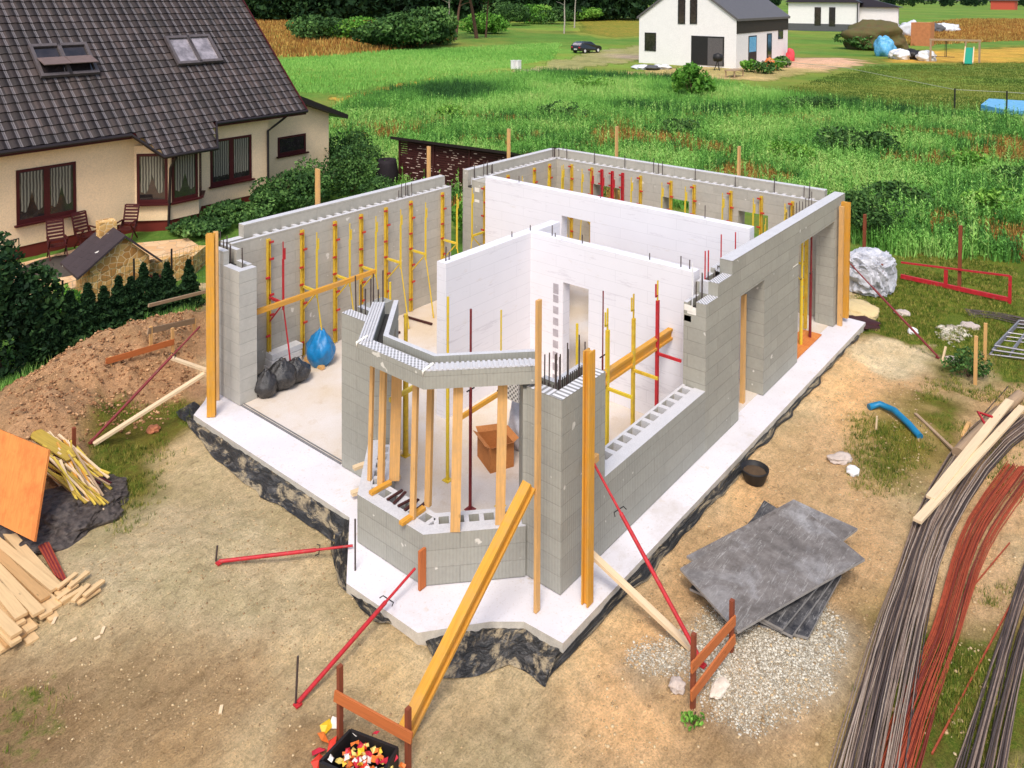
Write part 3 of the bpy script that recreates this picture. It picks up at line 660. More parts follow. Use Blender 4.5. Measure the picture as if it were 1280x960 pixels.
# ================================================================== scaffold brackets, props and beams
def bracket(main, guard, clampm, label, group, cons=True):
    r = thing('scaffold_bracket', label, 'bracket', (0, 0, 0), group)
    mb = MB(); mb.box(-.036, -.02, -.075, 0, 0.02, 2.95); mb.box(.02, .036, -.075, 0, .02, 2.95); mb.box(-.02, .02, -.03, -.02, .02, 2.95); mb.build('wall_post', [main], r)
    for z in (.35, .8, 1.25, 1.7, 2.1, 2.5, 2.88):
        sx = rnd.choice((-1, 1)); MB().box(sx*.05-.05, sx*.05+.05, -.1, -.07, z-.022, z+.022).build('clamp', [clampm], r)
    MB().box(-.025, .025, -.6, -.075, 1.62, 1.67).tube([(0, -.56, 1.62), (0, -.08, 1.12)], .017, 6).build('arm', [guard], r)
    mb = MB(); mb.box(-.018, .018, -.6, -.565, 1.5, 2.62); mb.box(-.012, .012, -.59, -.575, 2.62, 3.0); mb.box(.02, .06, -.592, -.572, 2.6, 2.85); mb.build('guard_post', [guard], r)
    MB().tube([(0, -.6, 1.5), (.03, -.72, .75), (.06, -.82, .02)], [.014, .017, .02], 6).build('prop', [guard], r)
    return r
yb = bracket(m_yelor, m_yel, plain('clamp_red', S(188, 62, 44), .5), 'yellow steel wall bracket with guard post along the long left wall', 'yellow brackets along the walls')
rb2 = bracket(m_yelor, m_red, m_red, 'bracket with ochre post and red guard nearest the patched corner column', 'yellow brackets along the walls')
rb = bracket(m_red, m_red, m_red, 'red wall bracket nearest the patched corner column', 'red brackets among the yellow ones')
def at_bracket(src, loc, rz, label, first=[True]):
    o = copy_tree(src); o.location = (loc[0], loc[1], 0); o.rotation_euler = (0, 0, rz); o['label'] = label; return o
for k, px in enumerate((337.5, 379.6, 420.8, 453.5, 484.5, 515.7, 555)):
    u = O(px, 280, 1, 8.85).x
    if k == 0: rb2.location = (u, 8.945, 0); continue
    at_bracket(yb, (u, 8.945), 0, ['orange-yellow bracket by the red one near the patched column', 'yellow bracket standing left of the blue bag', 'yellow bracket right of the blue bag on the left wall', 'fourth yellow bracket along the left wall', 'yellow bracket at the far end of the lying orange beam', 'yellow bracket second from the doorway end of the left wall', 'yellow bracket at the doorway end of the left wall'][k])
bvs = [(714, 0), (739, 0), (800, 0), (838, 0), (867, 0), (913, 0), (951, 0), (990, 0)]
ordn = ['leftmost', 'second', 'third', 'fourth', 'fifth', 'sixth', 'seventh', 'rightmost']
for k, (px, _) in enumerate(bvs):
    v = O(px, 225+(px-714)*.15, 0, 12.08).y; at_bracket(yb, (12.145, v), -pi/2, ordn[k]+' of the yellow brackets on the far back wall')
for k, px in enumerate((750, 763, 776)):
    v = O(px, 232, 0, 12.0).y; lb_ = ('left', 'middle', 'right')[k]+' one of three red brackets by the first back window'
    if k == 0: rb.location = (12.14, v, 0); rb.rotation_euler = (0, 0, -pi/2); rb['label'] = lb_
    else: at_bracket(rb, (12.14, v), -pi/2, lb_)
yb.location = (8.115, 8.5, 0); yb.rotation_euler = (0, 0, -pi/2); yb['label'] = 'yellow bracket on the grey return beside the doorway gap'
for k, u in enumerate((9.6, 10.9, 11.7)): at_bracket(yb, (u, 8.945), 0, ('nearest', 'middle', 'farthest')[k]+' yellow bracket on the short wall left of the far corner')
for k, (u, z1, mt, lb_) in enumerate(((2.67, 2.62, m_yel, 'yellow guard post nearest the near column inside the window opening'), (3.54, 2.55, m_yelor, 'middle yellow guard post inside the window opening'), (4.42, 2.62, m_red, 'red guard post inside the window opening'))):
    t = thing('guard_post', lb_, 'post', (u, .95, .3)); MB().box(u-.035, u+.035, .925, .975, .3, z1).build('lower_tube', [mt], t)
    MB().box(u-.02, u+.01, .94, .96, z1-.1, 3.0).build('upper_bar', [m_yel if k == 2 else mt], t); MB().box(u-.09, u-.06, .94, .96, 2.72, 2.95).box(u-.09, u, .94, .96, 2.7, 2.73).build('hook', [mt], t)
    MB().box(u-.02, u+.02, .45, .93, 1.58, 1.63).build('arm', [mt], t)
for k, (x, y) in enumerate(((9.9, .455), (11.2, .455))): at_bracket(yb, (x, y), pi, ('nearer', 'farther')[k]+' yellow bracket seen through the wide right doorway')
def beam(name, p0, p1, w_, h_, mat, label, cat='beam', group=None, ib=False, up=(0, 0, 1)):
    return solo(MB().beam(p0, p1, w_, h_, up, 0, ib), name, [mat], label, cat, group)
beam('formwork_beam', (.42, 8.22, 1.72), (3.75, 8.22, 1.72), .08, .1, m_woodor, 'long orange timber lying on the brackets of the left wall')
beam('formwork_beam', (2.35, .98, 1.79), (5.0, .98, 1.79), .1, .22, m_woodor, 'yellow timber I-beam on the brackets inside the window opening', ib=True)
def prop(p0, z1, mat, label, r=.026, g=None):
    t = thing('steel_prop', label, 'prop', p0, g); x, y, z0 = p0
    MB().tube([(x, y, z0+.01), (x, y, z0+(z1-z0)*.6)], r, 8).build('outer_tube', [mat], t); MB().tube([(x, y, z0+(z1-z0)*.55), (x, y, z1)], r*.72, 8).build('inner_tube', [mat], t)
    MB().box(x-.07, x+.07, y-.07, y+.07, z0, z0+.012).build('base_plate', [mat], t); MB().tube([(x-.09, y, z0+(z1-z0)*.6), (x+.09, y, z0+(z1-z0)*.6)], .012, 6).build('handle', [m_blk], t); return t
prop((.57, 2.22, 0), 3.3, m_dkred, 'dark red steel prop standing inside the bay')
prop((.9, 3.05, 0), 3.2, m_yel, 'yellow steel prop left of the dark red one behind the bay lintel', .03)
prop((.95, 1.9, 0), 3.25, m_yel, 'thin yellow prop right of the dark red one behind the bay lintel', .02)
prop((2.6, 6.4, 0), 2.2, m_yel, 'lone yellow prop with a lime head left of the near white partition', .035)
prop((.95, 4.15, 0), 2.6, m_yelor, 'orange-yellow prop close behind the bay column', .05)
prop((1.6, .85, 0), 3.1, m_yel, 'yellow prop directly behind the corner column rods', .03)
prop((6.75, .6, 0), 2.7, m_yelor, 'ochre prop inside the narrow right doorway', .045)
prop((3.3, 1.45, 0), 3.0, m_dkred, 'thin dark red prop behind the window parapet', .018)
beam('batten', (1.0, 3.0, 1.0), (2.0, 2.6, 1.35), .05, .08, m_woodor, 'orange batten sloping up between the props inside the bay', 'batten')
beam('batten', (-.2, 3.3, 1.75), (1.0, 3.2, 1.85), .05, .07, m_ywood, 'short yellow batten across the left bay planks', 'batten')
# bay planks
for (pxy, t, w_, h_, lab) in (((462, 600), 455, .06, .05, 'thin greenish batten, leftmost under the bay lintel'), ((476, 606), 470, .1, .06, 'leftmost broad plank under the bay lintel'), ((493, 600), 470, .16, .07, 'widest plank of the doubled post under the bay lintel'),
                            ((516, 648), 487, .08, .06, 'narrow plank left of the bay corner under the lintel'), ((535, 632), 490, .09, .07, 'plank just behind the bay corner under the lintel'), ((569, 664), 487, .14, .05, 'plank standing on the right bay sill, left one'), ((625, 655), 482, .14, .05, 'plank standing on the right bay sill, right one')):
    b = G(*pxy, .745); ztop = 2.815; tpx = b
    solo(MB().beam((b.x, b.y, .745), (b.x+.12, b.y+.06, ztop), w_, h_, (1, .9, 0) if w_ > .12 else (1, .2, 0)), 'timber_post', [m_wood], lab, 'post', 'timber posts under the bay lintel')
for k, (a, b_) in enumerate((((463, 617), (488, 603)), ((501, 655), (530, 635)))):
    p, q = G(*a, .77), G(*b_, .77); beam('batten', (p.x, p.y, .775), (q.x, q.y, .775), .08, .05, m_woodor, ('left', 'right')[k]+' short batten lying across the left bay sill', 'batten')
rr = random.Random(3)
for k in range(5):
    c = Vector((-.78, 2.05+k*.13, .75)); beam('wood_offcut', c+Vector((-.14, rr.uniform(-.03, .03), 0.012)), c+Vector((.16, rr.uniform(-.05, .05), .02)), .04, .02, m_dkbrown, 'dark wooden offcut on the left bay sill', 'offcut', 'dark offcuts on the left bay sill')
# boards across the bay column foot
beam('batten', (-.5, 3.85, .55), (.35, 3.62, .55), .09, .05, m_woodpale, 'upper pale board fixed across the left bay opening', 'board')
beam('batten', (-.5, 3.9, .1), (.35, 3.66, .1), .1, .06, m_woodpale, 'lower pale board fixed across the left bay opening', 'board')
# posts around the shell
def post(pb, zb, ytop, w_, h_, mat, label, name='post', ib=False, up=(1, 0, 0)):
    b = G(*pb, zb); z1 = ZT(b, ytop); return solo(MB().beam((b.x, b.y, zb), (b.x, b.y, z1), w_, h_, up, 0, ib), name, [mat], label, 'post')
post((264.5, 520), 0, 292, .16, .1, m_woodor, 'yellow timber I-beam upright at the patched corner column', 'formwork_beam', True, (.7, .7, 0))
post((271, 500), 0, 289, .1, .03, m_wood, 'pale board behind the upright beam at the patched column', 'board', up=(.7, .7, 0))
post((671, 764), 0, 375, .09, .045, m_wood, 'tall pale plank upright in front of the near corner column', 'board', up=(0, 1, 0))
post((734, 754), 0, 438, .14, .11, m_woodor, 'orange timber I-beam upright on the right face of the near column', 'formwork_beam', True, (0, 1, 0))
b = Vector((12.35, -.09, 0)); solo(MB().beam(b+Vector((0, 0, .1)), b+Vector((0, 0, 3.1)), .24, .1, (1, 0, 0), 0, True), 'formwork_beam', [m_woodor], 'orange timber I-beam upright at the far right corner', 'post')
b = Vector((12.02, -.10, 0)); solo(MB().beam(b+Vector((0, 0, -.01)), b+Vector((0, 0, 3.05)), .11, .08, (1, 0, 0)), 'board', [m_wood], 'yellowish board beside the far right corner beam', 'board')
for k, (pt, yb_, v) in enumerate((((536, 183), 220, (9.55, 1)), ((636, 161), 200, (9.55, 1)), ((397, 211), 256, (9.5, 1)))):
    p = O(pt[0], pt[1], 1, v[0]); w_ = .14 if k == 2 else .11
    solo(MB().beam((p.x, p.y, GZ), (p.x, p.y, p.z), w_, .05, (1, 0, 0)), 'board', [m_wood], ('pale board rising behind the far end of the left wall', 'pale board rising behind the short wall near the shed', 'thick tan board rising behind the middle of the left wall')[k], 'board')
for k, pt in enumerate(((771, 158), (924, 183))):
    p = O(pt[0], pt[1], 0, 12.7); solo(MB().beam((p.x, p.y, GZ), (p.x, p.y, p.z), .12, .05, (0, 1, 0)), 'board', [m_wood], ('left', 'right')[k]+' of two pale boards rising behind the back wall', 'board')
post((928, 503), 0, 368, .1, .08, m_wood, 'pale post inside the narrow right doorway', up=(0, 1, 0))
# door three props
b = G(1004, 413, 0); prop((10.2, .25, 0), 2.7, m_yel, 'yellow prop in the wide right doorway', .04); prop((10.75, .22, 0), 2.7, m_dkred, 'dark red pole in the wide right doorway', .035)
beam('plywood_board', (9.3, .3, .012), (11.1, .3, .012), .5, .02, m_ply, 'orange board lying in the wide right doorway', 'board')
# big leaning beam
p1 = G(500, 925, GZ+.06); top = O(668, 603, 0, -.56)
p1 = lift(ground_at(503, 928), .05); pt_ = Vector((-.55, .13, ZT((-.55, .13), 606)))
beam('formwork_beam', p1, pt_, .13, .2, m_woodor, 'long yellow timber I-beam leaning from the sand up to the column plank', ib=True, up=(1, 1, .6))
def leanprop(a, b_, mat, label, r=.028, wood_=None):
    t = thing('push_pull_prop', label, 'prop', a); a, b_ = Vector(a), Vector(b_); m = a+(b_-a)*.72
    MB().tube([a, m], r, 8).build('outer_tube', [mat], t); MB().tube([m-(b_-a)*.04, b_], r*.65, 8).build('inner_tube', [mat], t)
    d = (b_-a).normalized(); s_ = d.cross(Vector((0, 0, 1))).normalized()
    MB().tube([m-s_*.12, m-s_*.1+d*.05, m+s_*.1+d*.05, m+s_*.12], .008, 5).build('handle', [m_blk], t); MB().box(a.x-.04, a.x+.04, a.y-.04, a.y+.04, a.z-.03, a.z-.01).build('base_plate', [mat], t); return t
leanprop(lift(ground_at(274, 722), .05), G(441, 682, 0.05), m_red, 'red prop lying flat from the sand to the left side of the bay')
leanprop(lift(ground_at(372, 883), .05), Vector((-1.2, 1.66, .28)), m_red, 'red push-pull prop from the sand to the board at the bay corner')
q = O(741, 577, 1, -.12); leanprop(lift(ground_at(878, 845), .05), q, m_red, 'red prop from the batter board up to the orange upright beam')
solo(MB().beam(Vector((q.x-.16, q.y, q.z)), Vector((q.x+.12, q.y, q.z+.02)), .06, .1), 'wood_block', [m_wood], 'small pale block nailed on the orange upright near the column', 'block')
leanprop(lift(ground_at(114, 574), .05), O(250, 408, 0, -.45), m_dkred, 'long dark red prop from the yellow timber pile to the left upright beam')
leanprop(lift(ground_at(1172, 449), .05), Vector((12.45, -.2, 1.5)), m_dkred, 'dark red prop on the grass braced to the far right corner')
beam('brace_board', lift(ground_at(864, 822), .03), O(737, 690, 1, -.2), .1, .05, m_woodpale, 'pale brace board from the batter board to the foot of the upright', 'board')
beam('brace_board', lift(ground_at(117, 575), .03), O(257, 466, 0, -.5), .1, .05, m_woodpale, 'pale brace board from the ground up to the left upright beam', 'board')
beam('brace_board', G(213, 447, .55), O(259, 463, 0, -.5), .08, .05, m_woodpale, 'short pale board joining the left upright to the profile stakes', 'board')
b = G(524, 762, -.02); solo(MB().beam((-1.14, 1.58, -.0), (-1.14, 1.58, .56), .12, .04, (0, 1, 0)), 'board', [m_woodrust], 'short reddish board upright against the bay corner', 'board')
for k, (a, t) in enumerate((((269, 718), 682), ((369, 882), 820))):
    p = ground_at(*a); z = ZT(p, t); solo(MB().tube([p-Vector((0, 0, .1)), (p.x+.02, p.y-.03, z)], .014, 6), 'steel_stake', [m_rebar], ('thin steel rod beside the dark red prop on the left sand', 'thin steel rod at the foot of the red prop')[k], 'stake')
p = G(444, 712, 0); solo(MB().tube([(p.x, p.y, GZ-.1), (p.x, p.y, .75)], .013, 6), 'steel_stake', [m_rebar], 'thin steel rod standing at the left corner of the bay', 'stake')
# ================================================================== black film around the slab
def film(name, inner, outer, label, n=90, amp=.07, seed=1):
    """crumpled sheet between two world polylines"""
    def res(pl, n):
        pl = [Vector((p[0], p[1])) for p in pl]; ls = [0]
        for i in range(1, len(pl)): ls.append(ls[-1]+(pl[i]-pl[i-1]).length)
        out = []
        for k in range(n):
            t = ls[-1]*k/(n-1); i = max(j for j in range(len(ls)) if ls[j] <= t+1e-9); i = min(i, len(pl)-2)
            out.append(pl[i].lerp(pl[i+1], (t-ls[i])/(ls[i+1]-ls[i])))
        return out
    a, b = res(inner, n), res(outer, n); m = 15; P = []
    for i in range(n):
        for j in range(m):
            t = j/(m-1); p = a[i].lerp(b[i], t); P.append((p.x, p.y, t))
    P = np.array(P); x, y, t = P.T
    e = (fbm(x*1.7, y*1.7, 2, seed)-.5)*.16*t; x2 = x+e; y2 = y+(fbm(x*1.7, y*1.7, 2, seed+5)-.5)*.16*t
    gz_ = ground_h(x2, y2)
    r1 = 1-np.abs(fbm(x*2.2+y*1.1, y*5-x*2, 4, seed+9)*2-1); z = np.maximum(gz_, GZ-.02)+.012+.36*amp*np.clip(r1-.45, 0, 1)*2.2*(.4+.6*np.sin(np.clip(t, 0, 1)*pi))+.07*(1-t)**3
    mb = MB(); V = np.stack([x2, y2, z], -1)
    fs = [(i*m+j, i*m+j+1, (i+1)*m+j+1, (i+1)*m+j) for i in range(n-1) for j in range(m-1)]
    UV = [(i*.12, j/(m-1)) for i in range(n) for j in range(m)]
    mb.add([tuple(v) for v in V], fs, [[UV[k] for k in f] for f in fs], mi=0, sm=True)
    return solo(mb, name, [m_film], label, 'plastic sheet', None)
def film_mat():
    t = NT('crumpled_black_film'); co = t.coord(); uvs = t.scale(t.coord('UV'), (1.1, 4.5, 1)); n = t.noise(uvs, 1.5, 5, .55, 1.4); n2 = t.noise(co, 1.9, 4)
    col = t.ramp(n, [(.3, S(30, 30, 30)), (.5, S(48, 47, 46)), (.62, S(72, 70, 68)), (.75, S(120, 116, 108))])
    dust = t.ramp(t.noise(t.scale(t.coord('UV'), (1., 2.2, 1)), 1.1, 7, .68, .5), [(.52, (0, 0, 0, 1)), (.6, (1, 1, 1, 1))]); col = t.mix(t.math('MULTIPLY', dust, .85), col, S(176, 158, 126))
    return t.out(col, t.ramp(dust, [(0, (.32, .32, .32, 1)), (1, (.95, .95, .95, 1))]), t.bump(n, 1., .09), spec=.6)
m_film = film_mat()
def pxs(pts, z=GZ): return [tuple(G(a, b, z)[:2]) for a, b in pts]
film('plastic_sheet', pxs([(243, 512), (262, 530), (330, 572), (400, 618), (437, 652)]), pxs([(222, 520), (262, 570), (300, 610), (352, 640), (415, 685), (436, 690)]), 'grey-black film strip along the left edge of the slab', 90, .08, 2)
film('plastic_sheet', pxs([(436, 652), (437, 700), (436, 745), (470, 775), (520, 800)]), pxs([(414, 672), (412, 700), (425, 742), (470, 785), (530, 802)]), 'black film bunched around the left corner of the bay', 60, .1, 3)
film('plastic_sheet', pxs([(520, 795), (560, 790), (612, 785), (655, 787), (704, 815)]), pxs([(530, 802), (556, 853), (600, 850), (640, 837), (684, 860)]), 'wide crumpled black film below the near corner of the bay', 70, .1, 4)
film('plastic_sheet', pxs([(704, 812), (760, 757), (840, 672), (910, 597), (1000, 500), (1068, 425)]), pxs([(684, 860), (736, 806), (842, 694), (918, 604), (1006, 503), (1073, 425)]), 'black film strip along the right edge of the slab', 130, .08, 5)

# ================================================================== gravel and earth lumps
def stones(name, C, R, mat, label=None, cat=None, kind='stuff', flat=.6, seed=1, big=1.):
    r = np.random.default_rng(seed); n = len(C)
    ico = np.array([(0, 0, 1), (.89, 0, .45), (.28, .85, .45), (-.72, .53, .45), (-.72, -.53, .45), (.28, -.85, .45), (.72, .53, -.45), (-.28, .85, -.45), (-.89, 0, -.45), (-.28, -.85, -.45), (.72, -.53, -.45), (0, 0, -1)])
    fc = np.array([(0, 1, 2), (0, 2, 3), (0, 3, 4), (0, 4, 5), (0, 5, 1), (1, 6, 2), (2, 7, 3), (3, 8, 4), (4, 9, 5), (5, 10, 1), (2, 6, 7), (3, 7, 8), (4, 8, 9), (5, 9, 10), (1, 10, 6), (6, 11, 7), (7, 11, 8), (8, 11, 9), (9, 11, 10), (10, 11, 6)])
    s = np.stack([R*(.7+.6*r.random(n)), R*(.7+.6*r.random(n)), R*flat*(.7+.6*r.random(n))], -1)
    V = ico[None]*s[:, None, :]*(1+.35*(r.random((n, 12, 1))-.5)); a = r.random(n)*2*pi; c, sn = np.cos(a)[:, None], np.sin(a)[:, None]
    V = np.stack([V[..., 0]*c-V[..., 1]*sn, V[..., 0]*sn+V[..., 1]*c, V[..., 2]], -1)+C[:, None, :]
    Fi = (fc[None]+12*np.arange(n)[:, None, None]).reshape(-1, 3)
    o = np_mesh(name, V.reshape(-1, 3), Fi, mat, np.repeat(r.random(n), 20), k=3); return tag(o, label, cat, None, kind)
m_gravel = leaf_mat('gravel_stones', [(.12, S(132, 122, 104)), (.45, S(178, 168, 148)), (.85, S(216, 208, 190))], .9)
m_clod = leaf_mat('earth_clods', [(.2, S(120, 84, 58)), (.5, S(164, 120, 84)), (.85, S(204, 162, 120))], .95)
m_sandst = leaf_mat('sand_lumps', [(.2, S(150, 124, 90)), (.5, S(188, 160, 120)), (.85, S(208, 184, 144))], .95)
def pts_in(poly_world, n, seed=1):
    r = np.random.default_rng(seed); P = np.array(poly_world); lo, hi = P.min(0), P.max(0); out = np.zeros((0, 2))
    while len(out) < n:
        q = lo+(hi-lo)*r.random((n*2, 2)); out = np.concatenate([out, q[inpoly_px(q[:, 0], q[:, 1], poly_world)]])
    return out[:n]
def lumps(name, px, n, rmin, rmax, mat, label, cat, seed, clumpy=0.):
    q = pts_in(GP(*px), n*(3 if clumpy else 1), seed)
    if clumpy: k = fbm(q[:, 0]*1.1, q[:, 1]*1.1, 3, seed+3) > clumpy; q = q[k][:n]
    sdl = sdist(q[:, 0], q[:, 1], GP(*px)); q = q[np.random.default_rng(seed+9).random(len(q)) < np.clip(sdl/.45+.04+.5*(fbm(q[:, 0]*3, q[:, 1]*3, 2, seed)-.5), 0, 1)]
    r = np.random.default_rng(seed+1); R = rmin+(rmax-rmin)*r.random(len(q))**3
    C = np.stack([q[:, 0], q[:, 1], ground_h(q[:, 0], q[:, 1])+R*.2], -1); return stones(name, C, R, mat, label, cat, 'stuff', .6, seed)
lumps('gravel', [(876, 770), (930, 745), (1040, 750), (1066, 800), (1050, 870), (1000, 910), (940, 930), (880, 905), (860, 860), (800, 850), (770, 830), (800, 800), (850, 790)], 24000, .007, .020, m_gravel, 'pale crushed gravel spread around the stack of black boards', 'gravel', 4)
lumps('gravel', [(1165, 410), (1205, 408), (1216, 428), (1190, 440), (1168, 425)], 900, .03, .07, m_gravel, 'small whitish gravel heap on the grass right of the house', 'gravel', 5)
lumps('earth_clods', [(0, 620), (0, 500), (60, 450), (250, 385), (258, 480), (200, 540), (120, 570), (80, 640)], 9000, .006, .04, m_clod, 'reddish earth clods on the dug-out mound left of the house', 'earth', 6)
lumps('sand_lumps', [(80, 700), (180, 640), (330, 600), (430, 700), (500, 800), (540, 900), (760, 960), (60, 960), (0, 850)], 4500, .005, .019, m_sandst, 'loose sand and small stones in front of the bay', 'sand', 7)
lumps('sand_lumps', [(720, 820), (900, 640), (1060, 450), (1160, 470), (1180, 600), (1280, 700), (1280, 960), (700, 960)], 4500, .006, .026, m_sandst, 'loose clay crumbs and stones right of the house', 'sand', 8)
m_lawn = leaf_mat('lawn_blades', [(.2, S(62, 84, 34)), (.5, S(92, 114, 46)), (.8, S(132, 134, 62))])
# short grass on the site, tall weeds on the field
def sc_px(px, n, dmin, dmax, power=1., thr=None, seed=0, freq=.9):
    P = scatter(n, GP(*px), dmin, dmax, power)
    if thr: k = fbm(P[:, 0]*freq, P[:, 1]*freq, 3, seed) > thr; P = P[k]
    ed = sdist(P[:, 0], P[:, 1], GP(*px)); P = P[rng.random(len(P)) < np.clip(ed/.9, .0, 1)]
    sd = sdist(P[:, 0], P[:, 1], SLAB2D); return P[sd < -.1]
P = np.concatenate([sc_px([(1062, 432), (1062, 330), (1290, 290), (1290, 480), (1215, 470), (1190, 520), (1155, 600), (1100, 560), (1160, 520), (1180, 450), (1110, 432)], 12000, 12, 28, 2, .42, 3),
                    sc_px([(1050, 520), (1130, 500), (1160, 560), (1140, 625), (1055, 620)], 2600, 8, 20, 2, .5, 4), sc_px([(1140, 470), (1290, 480), (1290, 660), (1170, 640)], 2600, 8, 24, 2, .5, 5),
                    sc_px([(1090, 740), (1290, 720), (1290, 990), (900, 990), (1050, 880)], 5000, 7, 16, 2, .47, 6), sc_px([(90, 580), (130, 520), (240, 500), (250, 530), (180, 690), (130, 680)], 2400, 9, 22, 2, .5, 7),
                    sc_px([(0, 820), (120, 820), (160, 900), (280, 960), (0, 970)], 600, 7, 12, 2, .54, 8)])
o = blades('short_grass', P, .09, .014, 6, .07, .7, [m_short]); tag(o, 'short brownish grass tufts growing on the building plot', 'grass', None, 'stuff')
P = sc_px([(-60, 500), (-60, 420), (100, 440), (250, 375), (250, 398), (110, 452), (0, 505)], 2500, 12, 26, 2); o = blades('grass', P, .22, .02, 6, .1, .5, [m_weed]); tag(o, 'green grass strip at the foot of the evergreen row', 'grass', None, 'stuff')
WEED = GP((400, 215), (410, 150), (440, 124), (560, 98), (690, 90), (800, 97), (860, 96), (960, 117), (1190, 145), (1500, 168), (1700, 330), (1330, 330), (1130, 322), (1062, 305), (1050, 250), (900, 260), (640, 270), (560, 260), (480, 240))
P = scatter(24000, WEED, 19, 56, 1.3)
Ps = scatter(2600, WEED, 19, 60, 1.3); o = blades('weed_spires', Ps, 1.35, .06, 2, .05, .08, [m_weed], 9, .5+.4*rng.random(len(Ps))); tag(o, 'tall pale spires rising out of the weed field', 'weeds', None, 'stuff')
v_ = fbm(P[:, 0]*.22, P[:, 1]*.22, 4, 41); v_ = np.clip((v_-.5)*3.2+.5, 0, 1); k = v_ > .2
o = blades('tall_weeds', P[k], .8, .05, 5, .22, .28, [m_weed], 3, v_[k]*.85+.08*rng.random(k.sum())); tag(o, 'tall bright green weeds growing close behind the house', 'weeds', None, 'stuff')
o = blades('dry_weeds', P[~k], .55, .04, 6, .25, .35, [m_weedr], 1); tag(o, 'rust-brown dry weeds between the green ones', 'weeds', None, 'stuff')
P = scatter(15000, WEED, 50, 105, 1.); v_ = fbm(P[:, 0]*.09, P[:, 1]*.09, 4, 43); v_ = np.clip((v_-.5)*3.2+.5, 0, 1)
o = blades('tall_weeds', P, .8, .07, 5, .5, .3, [m_weed], 1, v_*.8+.1*rng.random(len(P))); tag(o, 'bright green weed field stretching to the far white house', 'weeds', None, 'stuff')
FAR = GP((310, 80), (440, 66), (700, 54), (690, 74), (640, 84), (560, 94), (420, 118), (330, 112))
P = scatter(9000, FAR, 60, 160, 1.); o = blades('meadow_grass', P, .35, .1, 5, .8, .4, [m_weed], 0, .45+.4*fbm(P[:, 0]*.05, P[:, 1]*.05, 3, 9)); tag(o, 'light green mown meadow beyond the weed field', 'grass', None, 'stuff')
P = scatter(7000, GP((300, 80), (470, 66), (560, 52), (560, 22), (300, 26)), 110, 300, 1.); o = blades('dry_grass', P, .9, .2, 4, 1., .4, [m_weedr], 0); tag(o, 'rust-coloured dry grass before the dark forest', 'grass', None, 'stuff')
P = scatter(7000, GP((1090, 60), (1290, 50), (1290, 12), (1080, 40)), 130, 330, 1.); o = blades('dry_grass', P, .7, .2, 4, 1., .4, [m_weedr], 0); tag(o, 'golden dry grass on the field at the far right', 'grass', None, 'stuff')

P = scatter(9000, GP((960, 116), (1090, 82), (1290, 78), (1290, 158), (1190, 144)), 55, 110, 1.); o = blades('lawn_grass', P, .16, .09, 4, .6, .5, [m_lawn], 0, fbm(P[:, 0]*.15, P[:, 1]*.15, 3, 55)); tag(o, 'dark green mown lawn with the swing frame', 'lawn', None, 'stuff')
# ================================================================== trees and shrubs
def foliage(name, c, rad, n, size, mat, parent, lobes=9, cone=False, seed=1, hole=.35):
    r = np.random.default_rng(seed); c = np.array(c); rad = np.array(rad)
    if cone:
        t = r.random(n)**1.0; zz = t*2*rad[2]; rr = (1-t*.93)*(.55+.45*np.sqrt(r.random(n)))*(1+.22*np.sin(t*34+r.random()*6)); a = r.random(n)*2*pi
        rr *= 1+.18*np.sin(3*a+seed)+.12*np.sin(7*a+seed*2)
        P = np.stack([np.cos(a)*rr*rad[0], np.sin(a)*rr*rad[1], zz-rad[2]], -1); RV = r.random(n)*.6+.4*np.clip(rr, 0, 1)
    else:
        L_ = r.normal(size=(lobes, 3)); L_ /= np.linalg.norm(L_, axis=1)[:, None]; L_ *= (.35+.35*r.random((lobes, 1))); L_[:, 2] *= .8
        k = r.integers(0, lobes, n); d = r.normal(size=(n, 3)); d /= np.linalg.norm(d, axis=1)[:, None]; lr = (.28+.3*r.random(lobes))
        q = L_[k]+d*(lr[k]*(.75+.3*r.random(n)))[:, None]; P = q*rad; RV = np.clip(.5*r.random(n)+.5*r.random(lobes)[k], 0, 1)
        u = fbm(P[:, 0]*3/rad[0], P[:, 1]*3/rad[1]+P[:, 2]*2/rad[2], 3, seed); kp = u > hole; P = P[kp]; RV = RV[kp]
    n = len(P); s = size*(.6+.8*r.random(n)); a = r.normal(size=(n, 3)); a /= np.linalg.norm(a, axis=1)[:, None]; b = r.normal(size=(n, 3)); b -= a*(a*b).sum(1)[:, None]; b /= np.linalg.norm(b, axis=1)[:, None]
    A = a*s[:, None]; B = b*s[:, None]*.55; Q = P+c
    V = np.stack([Q-A, Q-B, Q+A, Q+B], 1).reshape(-1, 3)-np.array(parent.location if parent else (0, 0, 0))
    o = np_mesh(name, V, np.arange(n*4).reshape(-1, 4), [mat], RV)
    if parent: o.parent = parent
    return o
def bush(px, py, w_, h_, mat, label, n=2500, size=.1, name='shrub', cat='shrub', group=None, seed=1, hole=.35, base=None):
    p = base or ground_at(px, py); t = thing(name, label, cat, p, group)
    foliage('foliage', (p.x, p.y, p.z+h_*.5), (w_/2*1.25, w_/2*1.25, h_/2*1.2), n, size, mat, t, 11, False, seed, hole)
    mb = MB(); r = random.Random(seed)
    for k in range(5): a = r.random()*6.28; mb.tube([(p.x, p.y, p.z-.05), (p.x+cos(a)*w_*.15, p.y+sin(a)*w_*.15, p.z+h_*.35), (p.x+cos(a)*w_*.3, p.y+sin(a)*w_*.3, p.z+h_*.75)], .012*max(1, h_), 5, r1=.004)
    mb.build('stem', [m_bark], t); return t
